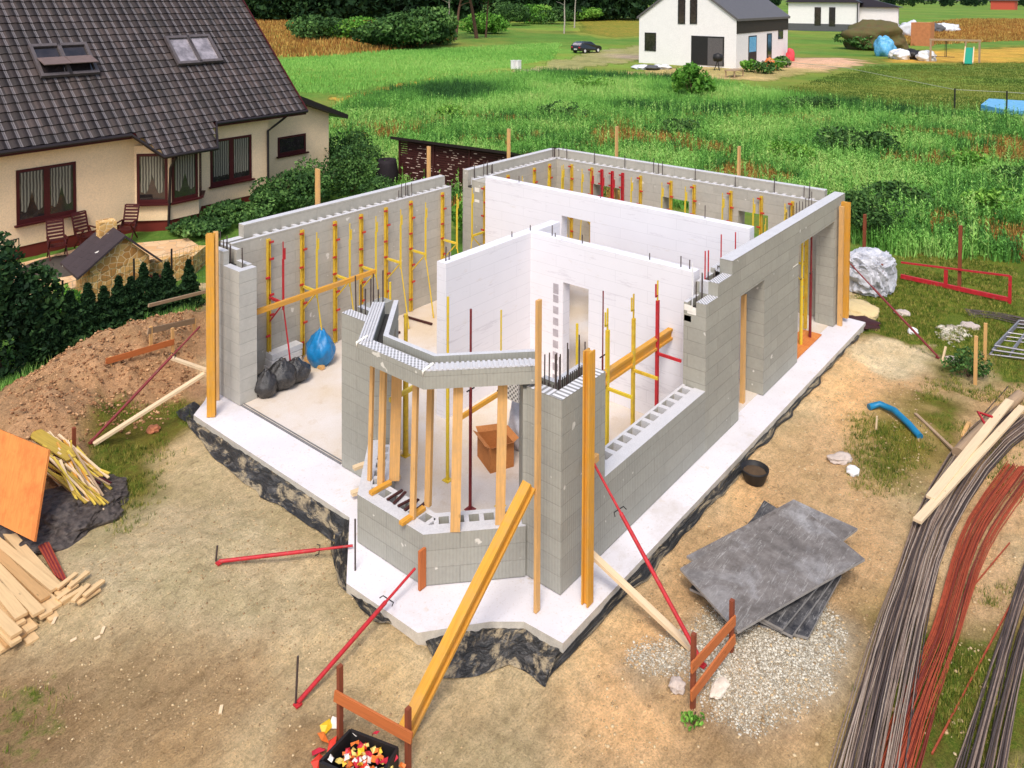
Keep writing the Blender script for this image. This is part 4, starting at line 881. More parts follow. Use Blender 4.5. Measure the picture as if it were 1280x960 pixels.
def conifer(px, py, w_, h_, label, n=2600, group=None, seed=1, size=.06, mat=None):
    p = ground_at(px, py); t = thing('evergreen_tree', label, 'evergreen', p, group)
    foliage('crown', (p.x, p.y, p.z+h_*.52), (w_/2, w_/2, h_*.48), n, size, mat or m_dark, t, cone=True, seed=seed)
    MB().tube([(p.x, p.y, p.z-.05), (p.x, p.y, p.z+h_*.7)], .04, 6, r1=.01).build('trunk', [m_bark], t); return t
def tree(px, py, h_, cw, ch, mat, bark, label, lean=0., n=2500, size=.5, seed=1, group=None, base=None, tr=.2):
    p = base or ground_at(px, py); t = thing('tree', label, 'tree', p, group); r = random.Random(seed); mb = MB()
    top = Vector((p.x+lean, p.y-lean*.6, p.z+h_)); q = [p-Vector((0, 0, .2))]+[p.lerp(top, k/5)+Vector((r.uniform(-.2, .2), r.uniform(-.2, .2), 0)) for k in range(1, 6)]
    mb.tube(q, tr, 7, r1=tr*.3)
    for k in range(7):
        s_ = p.lerp(top, .45+.5*r.random()); a = r.random()*6.28; e = s_+Vector((cos(a)*cw*.35, sin(a)*cw*.35, ch*.15)); mb.tube([s_, s_.lerp(e, .5)+Vector((0, 0, .1)), e], tr*.3, 5, r1=tr*.08)
    mb.build('trunk', [bark], t); foliage('crown', (top.x, top.y, top.z-ch*.3), (cw/2*1.25, cw/2*1.25, ch/2*1.1), n, size, mat, t, 12, False, seed, .33); return t
# dark hedge conifers by the fence
tj = [(64, 455, .95, 1.3), (88, 448, .85, 1.45), (110, 440, .85, 1.5), (130, 430, .8, 1.3), (149, 420, .8, 1.4), (164, 412, .75, 1.25), (180, 404, .8, 1.5), (195, 398, .65, 1.15), (209, 392, .75, 1.35), (236, 384, .7, 1.3)]
nm = ['first', 'second', 'third', 'fourth', 'fifth', 'sixth', 'seventh', 'eighth', 'ninth', 'tenth']
for k, (x, y, w_, h_) in enumerate(tj): conifer(x, y, w_, h_, nm[k]+' from the left in the row of dark conical evergreens', 3000, 'conical evergreens along the garden fence', 20+k, .055)
bush(2, 470, 1.9, 3.1, m_dark, 'large dark broadleaf shrub at the left edge', 8000, .07, seed=3, hole=.3)
bush(36, 462, 1.1, 1.5, m_dark, 'dark shrub right of the large one at the left edge', 4500, .06, seed=33, hole=.3)
bush(72, 395, 1.0, .9, m_bushl, 'light green shrub between the patio and the evergreens', 1500, .05, seed=4)
bush(2, 350, .9, .7, m_dark, 'small dark shrub by the patio railing', 900, .05, seed=5)
for k, (x, y, w_, h_, m, lab) in enumerate(((362, 262, 2.6, 1.7, m_bush, 'dark green shrub below the small annexe window'), (400, 250, 2.4, 1.8, m_bush, 'leafy shrub behind the tan board'), (440, 240, 2.6, 2.2, m_bush, 'big leafy shrub left of the dark barrel'), (425, 215, 3.0, 2.0, m_bush, 'shrub at the corner of the annexe'), (300, 276, 2.2, .7, m_bush, 'low flowering shrub along the red plinth'), (250, 292, 1.8, .5, m_bush, 'low flower bed plant before the bay of the cream house'), (470, 262, 1.6, 1.2, m_bush, 'shrub under the dark barrel'), (590, 300, 1.5, 1.6, m_bushl, 'green plant in the doorway gap by the shed'), (345, 268, 1.8, 1.5, m_bush, 'shrub at the foot of the downpipe'))):
    bush(x, y, w_, h_, m, lab, 4200, .07, seed=50+k)
bush(1211, 470, .9, .55, m_bush, 'dark green bush beside the two orange stakes', 1800, .035, seed=70, hole=.4)
bush(866, 907, .22, .14, m_bushl, 'tiny green weed at the foot of the batter board', 120, .03, seed=71)
bush(1085, 300, 2.2, 1.9, m_bush, 'shrub with white flowers right of the house corner', 4500, .06, seed=72)
bush(1075, 192, 3.4, 1.5, m_bush, 'dark round bush in the weed field', 2600, .12, seed=73)
bush(866, 124, 3.2, 3.0, m_bushl, 'feathery young tree in front of the white gabled house', 2200, .22, seed=74, hole=.4)
bush(1275, 235, 2.2, 1.0, m_bush, 'shrub with red flowers at the right edge', 1500, .08, seed=75)
rb_ = random.Random(5)
for k, (x, y, w_, h_, m, lab) in enumerate(((391, 50, 11, 6, m_bush, 'roundish grey-green bush near the cream house roof'), (413, 46, 9, 5, m_bush, 'bush directly right of the roundish one'), (448, 48, 12, 5, m_bushl, 'light bush left of the dark thicket'), (476, 62, 9, 6, m_bush, 'bush at the left end of the dark thicket'), (500, 60, 12, 8, m_bush, 'dark thicket bush, left'), (528, 60, 13, 9, m_bush, 'dark thicket bush, middle'), (548, 57, 10, 7, m_bush, 'dark thicket bush, right'), (606, 42, 10, 6, m_bushl, 'bush behind the leaning tree trunks'),
                            (634, 32, 16, 9, m_bush, 'large round bush behind the meadow, left'), (664, 30, 14, 8, m_bushl, 'round bush in the middle of the far hedge'), (690, 30, 14, 7, m_bush, 'bush behind the thin birch'), (728, 26, 18, 7, m_bushl, 'bush at the right end of the far hedge'), (788, 14, 18, 8, m_dark, 'dark bush left of the white gabled house'), (706, 22, 16, 8, m_bush, 'bush between the two thin birches'))):
    p = ground_at(x, y); bush(x, y, w_*.9, h_*.78, m, lab, 5200, .34, seed=90+k, base=p, hole=.36)
for k, (x, y, h_, ln, bk, lab) in enumerate(((569, 50, 14, 1.5, m_bark, 'tree with pale lower trunk left of the pair'), (561, 46, 13, .3, m_birch, 'thin birch left of the leaning trees'), (596, 48, 15, -2.2, m_bark, 'tree with trunk leaning left'), (607, 47, 12, .8, m_bark, 'thin crooked tree right of the leaning one'), (705, 42, 14, .2, m_birch, 'left of two thin straight birches'), (718, 35, 15, .3, m_birch, 'right of two thin straight birches'))):
    tree(x, y, h_, 6, 6, m_bush, bk, lab, ln, 2600, .35, 130+k, tr=(.32, .18, .42, .22, .2, .2)[k])
for k, (x, y, w_, h_, lab) in enumerate(((560, 150, 2.4, 1.1, 'weed clump between the shed roof and the meadow track'), (700, 150, 3.0, 1.2, 'weed clump beyond the far left corner of the shell'), (742, 112, 4.0, 1.3, 'dark weed clump halfway to the utility boxes'), (850, 170, 2.6, 1.2, 'weed clump between the two back boards'), (985, 205, 2.4, 1.2, 'weed clump behind the right end of the back wall'), (1120, 262, 2.0, 1.2, 'weed clump above the red railing'), (1200, 215, 2.6, 1.1, 'weed clump below the right fence post'), (1010, 140, 3.6, 1.2, 'weed clump at the edge of the far lawn'), (1240, 275, 2.0, 1.3, 'weed clump above the right end of the red railing'))): bush(x, y, w_, h_, m_bush if k % 2 else m_bushl, lab, 1800, .09, seed=400+k, hole=.42)
# far forest, one mass of tall dark trees
def forest(name, px0, px1, base_y, n, label, rows=3, hmin=14, hmax=24, seed=5):
    r = np.random.default_rng(seed); Vs = []; Fs = []; RVs = []; off = 0; mb = MB()
    for k in range(n):
        x = px0+(px1-px0)*r.random(); yb = base_y-r.random()*5*rows/3; p = G(x, max(yb, 4)); h = hmin+(hmax-hmin)*r.random()
        mb.tube([(p.x, p.y, GZ-.3), (p.x, p.y, GZ+h*.7)], .25, 5)
        m = 260; t = r.random(m)*.96; zz = .06*h+t*h*.95; a = r.random(m)*2*pi; wmax = h*.22; rr = wmax*(.35+.65*np.sin(np.clip(t*1.05, 0, 1)*pi)**.6)*(.5+.5*r.random(m))
        Q = np.stack([p.x+np.cos(a)*rr, p.y+np.sin(a)*rr, GZ+zz], -1); s = (.7+.9*r.random(m)); A = r.normal(size=(m, 3)); A /= np.linalg.norm(A, axis=1)[:, None]; B = r.normal(size=(m, 3)); B /= np.linalg.norm(B, axis=1)[:, None]
        Vs.append(np.stack([Q-A*s[:, None], Q-B*s[:, None]*.6, Q+A*s[:, None], Q+B*s[:, None]*.6], 1).reshape(-1, 3)); RVs.append(np.clip(r.random(m)*.5+r.random()*.4, 0, 1))
    V = np.concatenate(Vs); o = np_mesh(name, V, np.arange(len(V)).reshape(-1, 4), [m_dark, m_bark], np.concatenate(RVs)); tag(o, label, 'forest', None, 'stuff')
    return o
forest('forest', 250, 800, 27, 300, 'dark dense forest along the top left horizon')
forest('forest', 780, 1420, 9, 220, 'distant line of trees along the top right horizon', seed=6)
forest('forest', -400, 260, 25, 160, 'forest continuing behind the cream house', seed=7)
# ================================================================== materials for houses
def tile_mat():
    t = NT('dark_roof_tiles'); uv = t.coord('UV'); sx = t.n.new('ShaderNodeSeparateXYZ'); t.l.new(uv, sx.inputs[0])
    u = t.math('MULTIPLY', sx.outputs[0], 1/.36); v = t.math('MULTIPLY', sx.outputs[1], 1/.36)
    fu = t.math('FRACT', u); fv = t.math('FRACT', v)
    cid = t.n.new('ShaderNodeTexWhiteNoise'); cid.noise_dimensions = '2D'; cb = t.n.new('ShaderNodeCombineXYZ'); t.l.new(t.math('FLOOR', u), cb.inputs[0]); t.l.new(t.math('FLOOR', v), cb.inputs[1]); t.l.new(cb.outputs[0], cid.inputs['Vector'])
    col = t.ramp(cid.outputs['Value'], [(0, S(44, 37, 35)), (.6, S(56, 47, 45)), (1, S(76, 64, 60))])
    hi = t.ramp(fu, [(.0, (0, 0, 0, 1)), (.52, (0, 0, 0, 1)), (.60, (1, 1, 1, 1)), (.70, (.2, .2, .2, 1)), (.76, (.9, .9, .9, 1)), (.84, (0, 0, 0, 1))])  # painted highlights: pale streaks along each tile ridge
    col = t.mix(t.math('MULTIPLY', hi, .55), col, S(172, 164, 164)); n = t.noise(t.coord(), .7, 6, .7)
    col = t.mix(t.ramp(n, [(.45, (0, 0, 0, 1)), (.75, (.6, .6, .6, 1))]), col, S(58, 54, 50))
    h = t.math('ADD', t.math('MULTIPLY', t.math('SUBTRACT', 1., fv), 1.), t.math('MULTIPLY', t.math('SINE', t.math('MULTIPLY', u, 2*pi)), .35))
    col = t.mix(t.ramp(fv, [(.0, (1, 1, 1, 1)), (.07, (0, 0, 0, 1))]), col, S(34, 28, 28)); return t.out(col, .6, t.bump(h, .9, .05), spec=.25)  # row shadow painted as a dark line at the foot of each course
m_tile = tile_mat()
m_cream = plain('cream_render', S(238, 208, 168), .9, .05, 2.5, .15); m_plinth = plain('dark_red_plinth', S(110, 40, 30), .85, .12, 4)
m_brown = wood('dark_brown_frame', S(74, 26, 26), .2, .5, knots=False); m_gutter = plain('dark_gutter', S(40, 32, 32), .45, .15, 5)
def glass_mat(name, c):
    t = NT(name); n = t.noise(t.coord(), 2.5, 4); return t.out(t.ramp(n, [(.35, dark(c, .6)), (.7, dark(c, 1.5))]), .08, spec=.9)
m_glass = glass_mat('dark_window_glass', S(46, 40, 40)); m_glassl = glass_mat('skylight_glass', S(150, 142, 146))
def curtain_mat():
    t = NT('net_curtain'); uv = t.coord('UV'); wv = t.n.new('ShaderNodeTexWave'); wv.inputs['Scale'].default_value = 3.2; wv.inputs['Distortion'].default_value = 1.5; t.l.new(uv, wv.inputs['Vector'])
    return t.out(t.ramp(wv.outputs['Fac'], [(.2, S(66, 62, 54)), (.8, S(132, 128, 112))]), .9, t.bump(wv.outputs['Fac'], .4, .02))
m_curt = curtain_mat()
def stone_mat(name, a, b, mortar, sc=4.):
    t = NT(name); co = t.coord(); v = t.n.new('ShaderNodeTexVoronoi'); v.inputs['Scale'].default_value = sc; t.l.new(co, v.inputs['Vector'])
    d = t.n.new('ShaderNodeTexVoronoi'); d.feature = 'DISTANCE_TO_EDGE'; d.inputs['Scale'].default_value = sc; t.l.new(co, d.inputs['Vector'])
    r_ = t.n.new('ShaderNodeSeparateColor'); t.l.new(v.outputs['Color'], r_.inputs[0]); col = t.ramp(r_.outputs[0], [(0, a), (1, b)])
    col = t.mix(t.ramp(d.outputs['Distance'], [(.0, (1, 1, 1, 1)), (.05, (0, 0, 0, 1))]), col, mortar); return t.out(col, .9, t.bump(d.outputs['Distance'], .6, .04))
m_stone = stone_mat('sandstone_cladding', S(168, 116, 60), S(226, 180, 110), S(236, 214, 170), 5.5); m_pav = stone_mat('patio_stone_paving', S(214, 168, 118), S(226, 190, 146), S(190, 160, 130), 3.)

# ================================================================== cream neighbour house
HA = Vector((.86, 22.14, GZ)); hd = Vector((.9996, .0284, 0)); hn = Vector((-.0284, .9996, 0))
def H(x, y, z): return HA+hd*x+hn*y+Vector((0, 0, z))
HM = Matrix((hd, hn, (0, 0, 1))).transposed().to_4x4(); HM.translation = HA
def onH(px, py, off=0.):
    d = Vector(ray(px, py)); n = hn; P0 = HA+n*off; c = Vector(C0); t = (P0-c).dot(n)/d.dot(n); X_ = c+d*t; q = X_-HA; return q.dot(hd), q.dot(hn), q.z
hr = thing('cream_house', 'cream rendered house with steep dark tiled roof and brown windows', 'house', HA)
XL, XR, DEP = -7., 9.4, 11.
mb = MB(); mb.box(XL, XR, 0, DEP, 0.42, 3.85, 0, M=HM)
mb.prism([tuple((HM @ Vector((p[0], p[1], 0)))[:2]) for p in ((3.75, .0), (4.6, -.85), (5.75, -.85), (6.35, .0))], GZ+.42, GZ+3.15, 0)
gv = [H(XR, 0, 3.85), H(XR, DEP, 3.85), H(XR, DEP/2, 3.85+DEP/2), H(XR-.3, 0, 3.85), H(XR-.3, DEP, 3.85), H(XR-.3, DEP/2, 3.85+DEP/2)]
mb.add(gv, [(0, 1, 2), (5, 4, 3), (0, 2, 5, 3), (1, 4, 5, 2)]); mb.build('wall', [m_cream], hr)
mb = MB(); mb.box(XL, XR-.03, .03, DEP, -.2, .42, 0, M=HM)
mb.prism([tuple((HM @ Vector((p[0], p[1], 0)))[:2]) for p in ((3.85, .03), (4.63, -.8), (5.72, -.8), (6.3, .03))], GZ-.2, GZ+.42, 0); mb.build('plinth', [m_plinth], hr)
def slope(mb, x0, x1, y0, y1, z_of, th=.12, n=24, m=30):
    """tiled slope: real stepped courses and waves"""
    pass
RX0, RX1, YE, ZE = -8., 10.95, -.5, 3.72
def roofz(y): return ZE+(y-YE)*1.0
mb = MB(); YR = DEP/2
rows = int((YR-YE)*sqrt(2)/.36)
def tilerow(mb, xa, xb, ya, yb, za, zb, lift=.035):
    nx = max(2, int((xb-xa)/.075)); vs = []; uv = []
    for j, (y, z, l) in enumerate(((ya, za, lift), (yb, zb, 0))):
        for i in range(nx+1):
            x = xa+(xb-xa)*i/nx; wv = .018*sin(x/.36*2*pi); vs.append(H(x, y-.7*(l+wv)*1., z+.7*(l+wv)))
    vd = [H(xa+(xb-xa)*i/nx, ya, za-.01) for i in range(nx+1)]
    k0 = round(ya/.2546)
    fs = [(i, i+1, nx+2+i, nx+1+i) for i in range(nx)]
    uvs = [[(xa+(xb-xa)*i/nx, k0*.36+.01), (xa+(xb-xa)*(i+1)/nx, k0*.36+.01), (xa+(xb-xa)*(i+1)/nx, k0*.36+.35), (xa+(xb-xa)*i/nx, k0*.36+.35)] for i in range(nx)]
    mb.add(vs, fs, uvs); b = len(vs)
    mb.add(vs[:nx+1]+vd, [(nx+1+i, nx+2+i, i+1, i) for i in range(nx)], [[(xa+.1, k0*.36+.01)]*4 for i in range(nx)])
st = .2546; y = YE; 
while y < YR:
    tilerow(mb, RX0, RX1, y, min(y+st, YR), roofz(y), roofz(min(y+st, YR))); y += st
# lowered skirt over the bay
for k in range(4):
    ya = YE-(k+1)*st*.80; yb = ya+st*.80; f = (k+1)/4
    tilerow(mb, 3.35+.75*f, 6.65-.45*f, ya, yb, roofz(ya), roofz(yb))
mb.add([H(RX0, YR, roofz(YR)), H(RX1, YR, roofz(YR)), H(RX1, 2*YR-YE, ZE), H(RX0, 2*YR-YE, ZE)], [(0, 1, 2, 3)])
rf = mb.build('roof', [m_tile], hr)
mb = MB()
mb.beam(H(RX1, YE, roofz(YE)-.08), H(RX1, YR, roofz(YR)-.08), .06, .24, hn); mb.beam(H(XL, YE+.02, ZE-.12), H(RX1, YE+.02, ZE-.12), .04, .18)
mb.add([H(XL-1, YE, ZE-.16), H(RX1, YE, ZE-.16), H(RX1, 0.1, ZE+.05), H(XL-1, .1, ZE+.05)], [(0, 1, 2, 3)]); mb.build('fascia', [m_brown], rf)
mb = MB(); mb.tube([H(RX0, YE-.08, ZE-.06), H(3.35, YE-.08, ZE-.06), H(4.1, YE-.88, ZE-.86), H(6.2, YE-.88, ZE-.86), H(6.65, YE-.08, ZE-.06), H(RX1, YE-.08, ZE-.06)], .07, 8); mb.build('gutter', [m_gutter], hr)
MB().tube([H(XR+.6, YE-.05, ZE-.1), H(XR+.55, -.2, ZE-.35), H(XR-.08, -.09, ZE-.75), H(XR-.08, -.09, .2)], .05, 8).build('downpipe', [m_gutter], hr)
MB().tube([H(4.6, YE-.8, ZE-.95), H(4.58, -.95, ZE-1.4), H(4.5, -.93, .1)], .05, 8).build('downpipe', [m_gutter], hr)
# skylights: open pair on the left, closed pair on the right
def skylight(x, yy, open_):
    f = MB(); z = roofz(yy); up = Vector((0, .7071, .7071)); nn = Vector((0, -.7071, .7071))
    def q(a, b, c):
        a *= 1.25; b *= 1.25; c += .05
        return H(x+a, yy+up.y*b+nn.y*c, z+up.z*b+nn.z*c)
    for (a0, a1, b0, b1) in ((-.42, .42, -.6, -.5), (-.42, .42, .5, .6), (-.42, -.33, -.5, .5), (.33, .42, -.5, .5)):
        vs = [q(a, b, c) for c in (.0, .13) for a, b in ((a0, b0), (a1, b0), (a1, b1), (a0, b1))]
        f.add(vs, [(3, 2, 1, 0), (4, 5, 6, 7), (0, 1, 5, 4), (1, 2, 6, 5), (2, 3, 7, 6), (3, 0, 4, 7)])
    s_ = f.build('skylight', [plain('skylight_frame', S(92, 84, 84), .5)], hr)
    g = MB(); g.add([q(-.33, -.5, .05), q(.33, -.5, .05), q(.33, .5, .05), q(-.33, .5, .05)], [(0, 1, 2, 3)]); g.build('glass', [m_glass if open_ else m_glassl], s_)
    if open_:
        g = MB(); vs = []
        for (b, c) in ((0., .16), (.5, -.22)): pass
        a0 = [q(-.36, -.42, .42), q(.36, -.42, .42), q(.36, .05, .12), q(-.36, .05, .12)]; a1 = [v+Vector((0, -.02, .03)) for v in a0]
        g.add(a0+a1, [(3, 2, 1, 0), (4, 5, 6, 7), (0, 1, 5, 4), (1, 2, 6, 5), (2, 3, 7, 6), (3, 0, 4, 7)]); g.build('sash', [plain('sash_brown', S(120, 100, 92), .3, spec=.7)], s_)
for px, py, o_ in ((62, 78, 1), (96, 76, 1), (228, 65, 0), (254, 63, 0)):
    # intersect the view ray with the slope plane
    d = Vector(ray(px, py)); c = Vector(C0); nrm = (hn*-.7071+Vector((0, 0, .7071))); P0 = H(0, YE, ZE); t_ = (P0-c).dot(nrm)/d.dot(nrm); X_ = c+d*t_-HA; skylight(X_.dot(hd), X_.dot(hn), o_)
def window(x0, x1, z0, z1, y=0., curtain='swag', mull=True, par=None, face=None, sill=True):
    Mf = face or HM; f = MB(); w_ = .09
    f.box(x0, x1, y-.03, y+.05, z0, z0+.14, M=Mf); f.box(x0, x1, y-.03, y+.05, z1-w_, z1, M=Mf); f.box(x0, x0+w_, y-.03, y+.05, z0+.14, z1-w_, M=Mf); f.box(x1-w_, x1, y-.03, y+.05, z0+.14, z1-w_, M=Mf)
    if mull: xm = (x0+x1)/2; f.box(xm-.09, xm+.09, y-.025, y+.05, z0+.14, z1-w_, M=Mf)
    wobj = f.build('window', [m_brown], par or hr)
    g = MB(); g.box(x0+.03, x1-.03, y-.01, y-.004, z0+.1, z1-.05, M=Mf); g.build('pane', [m_glass], wobj)
    if sill: MB().box(x0-.08, x1+.08, y-.16, y-.03, z0-.06, z0, M=Mf).build('sill', [m_brown], wobj)
    if curtain:
        c = MB(); panes = [(x0+.14, (x0+x1)/2-.13), ((x0+x1)/2+.13, x1-.14)] if mull else [(x0+.14, x1-.14)]
        for a, b in panes:
            n = 16; pts = []
            for i in range(n+1):
                s_ = i/n
                if curtain == 'swag': zb = z0+.42+.55*(1-abs(2*s_-1))**2.2*(z1-z0)*.62-.16*sin(s_*2*pi*1.0)**2
                elif curtain == 'short': zb = z0+.32+.04*abs(sin(s_*pi*4))
                else: zb = z0+.2
                pts.append((a+(b-a)*s_, zb))
            for i in range(n):
                (xa, za), (xb, zb) = pts[i], pts[i+1]
                c.add([Mf @ Vector(v) for v in ((xa, y-.013, za), (xb, y-.013, zb), (xb, y-.013, z1-w_-.02), (xa, y-.013, z1-w_-.02))], [(0, 1, 2, 3)], [[(xa, za), (xb, zb), (xb, z1), (xa, z1)]])
        c.build('curtain', [m_curt], wobj)
    return wobj
window(-.12, 1.72, 1.15, 2.92); window(6.74, 8.58, 1.12, 2.92, curtain='short')
bayL = Matrix.Translation(Vector((0, 0, 0)))
def facem(p, q):
    d = (q-p); d.z = 0; d.normalize(); n = Vector((-d.y, d.x, 0)); M = Matrix((d, n, (0, 0, 1))).transposed().to_4x4(); M.translation = p; return M
p, q = H(3.75, 0, 0), H(4.6, -.85, 0); q2 = H(5.75, -.85, 0)
window(.08, 1.14, 1.05, 2.86, face=facem(p, q), mull=False); window(.08, 1.1, 1.05, 2.86, face=facem(q, q2), mull=False); window(.1, .9, 1.05, 2.86, face=facem(q2, H(6.35, 0, 0)), mull=False, curtain=None)
# annexe on the right
AY = 1.3; ax, _, _ = onH(411, 180, AY)
mb = MB(); mb.box(XR, ax, AY, AY+6, -.2, 3.1, M=HM)
mb.add([H(XR, AY, 3.1), H(ax, AY, 3.1), H(XR, AY, 4.6), H(XR, AY+6, 3.1), H(ax, AY+6, 3.1), H(XR, AY+6, 4.6)], [(0, 1, 2), (5, 4, 3), (1, 4, 5, 2)]); mb.build('annexe_wall', [m_cream], hr)
mb = MB(); mb.add([H(XR+.2, AY-.5, 5.0), H(ax+.75, AY-.5, 2.98), H(ax+.75, AY+6.4, 2.98), H(XR+.2, AY+6.4, 5.0)]+[H(XR+.2, AY-.5, 4.65), H(ax+.75, AY-.5, 2.78), H(ax+.75, AY+6.4, 2.78), H(XR+.2, AY+6.4, 4.65)], [(0, 1, 2, 3), (7, 6, 5, 4), (0, 4, 5, 1), (1, 5, 6, 2), (2, 6, 7, 3)])
mb.build('annexe_roof', [m_gutter], hr)
a0 = onH(347, 172, AY); a1 = onH(382, 196, AY); window(a0[0], a1[0], a1[2]-GZ*0-HA.z+GZ*0, a0[2], y=AY, curtain=None, mull=False)
# patio ------------------------------------------------------------
def Gp(px, py, z=GZ): return G(px, py, z)
mb = MB(); q = [G(*p) for p in ((-60, 345), (22, 332), (100, 312), (235, 300), (262, 318), (200, 345), (182, 372), (92, 360), (20, 400), (-80, 420))]
mb.prism([(v.x, v.y) for v in q], GZ-.05, GZ+.06); o = mb.build('patio', [m_pav]); tag(o, kind='structure')
c = G(78, 332, GZ+.07); solo(MB().lathe([(0, .0), (1.15, 0), (1.15, .012), (0, .012)], (c.x, c.y, GZ+.062), 28), 'outdoor_rug', [plain('dark_round_rug', S(78, 70, 62), .95, .2, 9)], 'round dark rug under the patio chairs', 'rug')
def chair(p, rz, label):
    t = thing('patio_chair', label, 'chair', p, 'brown folding chairs on the patio')
    Mt = Matrix.Translation(p) @ Matrix.Rotation(rz, 4, 'Z')
    mb = MB()
    for k in range(6): mb.box(-.24, .24, -.24+k*.08, -.18+k*.08, .40, .42, M=Mt)
    mb.build('seat', [m_brown], t)
    mb = MB(); Mb = Mt @ Matrix.Translation((0, .24, .42)) @ Matrix.Rotation(-.28, 4, 'X')
    for k in range(6): mb.box(-.22, .22, -.012, .012, .08+k*.11, .15+k*.11, M=Mb)
    mb.box(-.26, -.22, -.02, .02, 0, .74, M=Mb); mb.box(.22, .26, -.02, .02, 0, .74, M=Mb); mb.box(-.22, .22, -.015, .015, .71, .76, M=Mb); mb.build('backrest', [m_brown], t)
    for sx in (-1, 1):
        MB().beam(Mt @ Vector((sx*.25, -.24, .0)), Mt @ Vector((sx*.25, .26, .62)), .035, .035).build('leg', [m_brown], t); MB().beam(Mt @ Vector((sx*.25, .28, 0)), Mt @ Vector((sx*.25, -.22, .62)), .035, .035).build('leg', [m_brown], t)
        MB().box(sx*.25-.03, sx*.25+.03, -.26, .26, .62, .65, M=Mt).build('armrest', [m_brown], t)
    return t
zc = GZ+.07
c1 = G(72, 322, zc); chair(c1, -.2, 'left brown slatted chair on the round rug'); c2 = G(108, 309, zc); chair(c2, .15, 'middle brown slatted chair by the cream wall'); c3_ = G(158, 300, zc); chair(c3_, -.9, 'right brown chair seen behind the barbecue roof')
# barbecue hut
bp = G(113, 384); bd = (G(187, 366)-G(113, 384)); bd.z = 0; bl = bd.length; bd.normalize(); bn = Vector((-bd.y, bd.x, 0))
t = thing('stone_barbecue', 'sandstone garden barbecue with dark slate roof and small chimney', 'barbecue', bp)
Mq = Matrix((bd, bn, (0, 0, 1))).transposed().to_4x4(); Mq.translation = bp
EB, AP, XA, DB = 1.1, 1.75, bl*.56, 1.35
MB().box(0, bl, 0, DB, -.1, EB, M=Mq).add([Mq @ Vector(v) for v in ((0, 0, EB), (bl, 0, EB), (XA, 0, AP), (0, DB, EB), (bl, DB, EB), (XA, DB, AP))], [(0, 1, 2), (5, 4, 3), (0, 2, 5, 3), (1, 4, 5, 2)]).build('stone_body', [m_stone], t)
mb = MB(); th = Vector((0, 0, .07)); sl_ = (AP-EB)/XA; sr_ = (AP-EB)/(bl-XA)
for quad in ([(-.35, -.15, EB-.35*sl_+.1), (XA, -.15, AP+.1), (XA, DB+.2, AP+.1), (-.35, DB+.2, EB-.35*sl_+.1)], [(XA, -.15, AP+.1), (bl+.3, -.15, EB-.3*sr_+.1), (bl+.3, DB+.2, EB-.3*sr_+.1), (XA, DB+.2, AP+.1)]):
    a = [Mq @ Vector(v) for v in quad]; mb.add([v-th for v in a]+a, [(3, 2, 1, 0), (4, 5, 6, 7), (0, 1, 5, 4), (1, 2, 6, 5), (2, 3, 7, 6), (3, 0, 4, 7)])
mb.build('slate_roof', [block_mat('slate_tiles', S(70, 60, 62), False, .25, .4, .5)], t)
MB().box(XA-.35, XA+.1, DB-.45, DB-.05, AP-.3, AP+.28, M=Mq).build('chimney', [m_stone], t)
# raised bed / low stone wall to the right with timber edges
mb = MB(); a, b_, c_ = G(183, 358), G(235, 345), G(252, 330)
mb.beam(a+Vector((0, 0, .35)), b_+Vector((0, 0, .35)), .3, .75).beam(b_+Vector((0, 0, .3)), c_+Vector((0, 0, .3)), .3, .6); solo(mb, 'garden_wall', [m_stone], 'low sandstone garden wall right of the barbecue', 'wall')
mb = MB(); a, b_, c_ = G(158, 330, .1), G(190, 352, .1), G(215, 345, .1); mb.beam(a, b_, .12, .25).beam(b_, c_, .12, .25); solo(mb, 'bench', [m_brown], 'dark low bench edge beside the barbecue', 'bench')
mb = MB(); a, b_ = G(52, 375, .0), G(94, 360, .0); mb.beam(a, b_, .1, .1); solo(mb, 'garden_kerb', [m_woodpale], 'pale kerb rail left of the barbecue', 'kerb')
t = thing('railing', 'short metal railing at the far left of the patio', 'railing', G(-6, 330))
p0, p1 = G(-20, 340, 0), G(24, 328, 0)
for k in range(8): q = p0.lerp(p1, k/7); MB().tube([(q.x, q.y, GZ), (q.x, q.y, GZ+1.0)], .014, 5).build('bar', [m_blk], t)
MB().tube([(p0.x, p0.y, GZ+1), (p1.x, p1.y, GZ+1)], .02, 5).build('rail', [m_blk], t)
# wire fence
t = thing('wire_fence', 'dark green mesh fence with thin posts behind the evergreen row', 'fence', G(150, 405))
fpts = [G(-30, 455), G(79, 428), G(168, 395), G(215, 380), G(262, 362)]
for q in fpts: MB().tube([(q.x, q.y, GZ-.1), (q.x, q.y, GZ+1.55)], .025, 6).build('post', [m_blk], t)
mb = MB()
for a, b_ in zip(fpts[:-1], fpts[1:]):
    n = int((b_-a).length/.12)
    for k in range(n): q = a.lerp(b_, k/n); mb.tube([(q.x, q.y, GZ), (q.x, q.y, GZ+1.45)], .0035, 3, cap=False)
    for k in range(8): z = GZ+.05+k*.2; mb.tube([(a.x, a.y, z), (b_.x, b_.y, z)], .004, 3, cap=False)
mb.build('mesh_panel', [plain('green_wire', S(24, 84, 60), .5)], t)
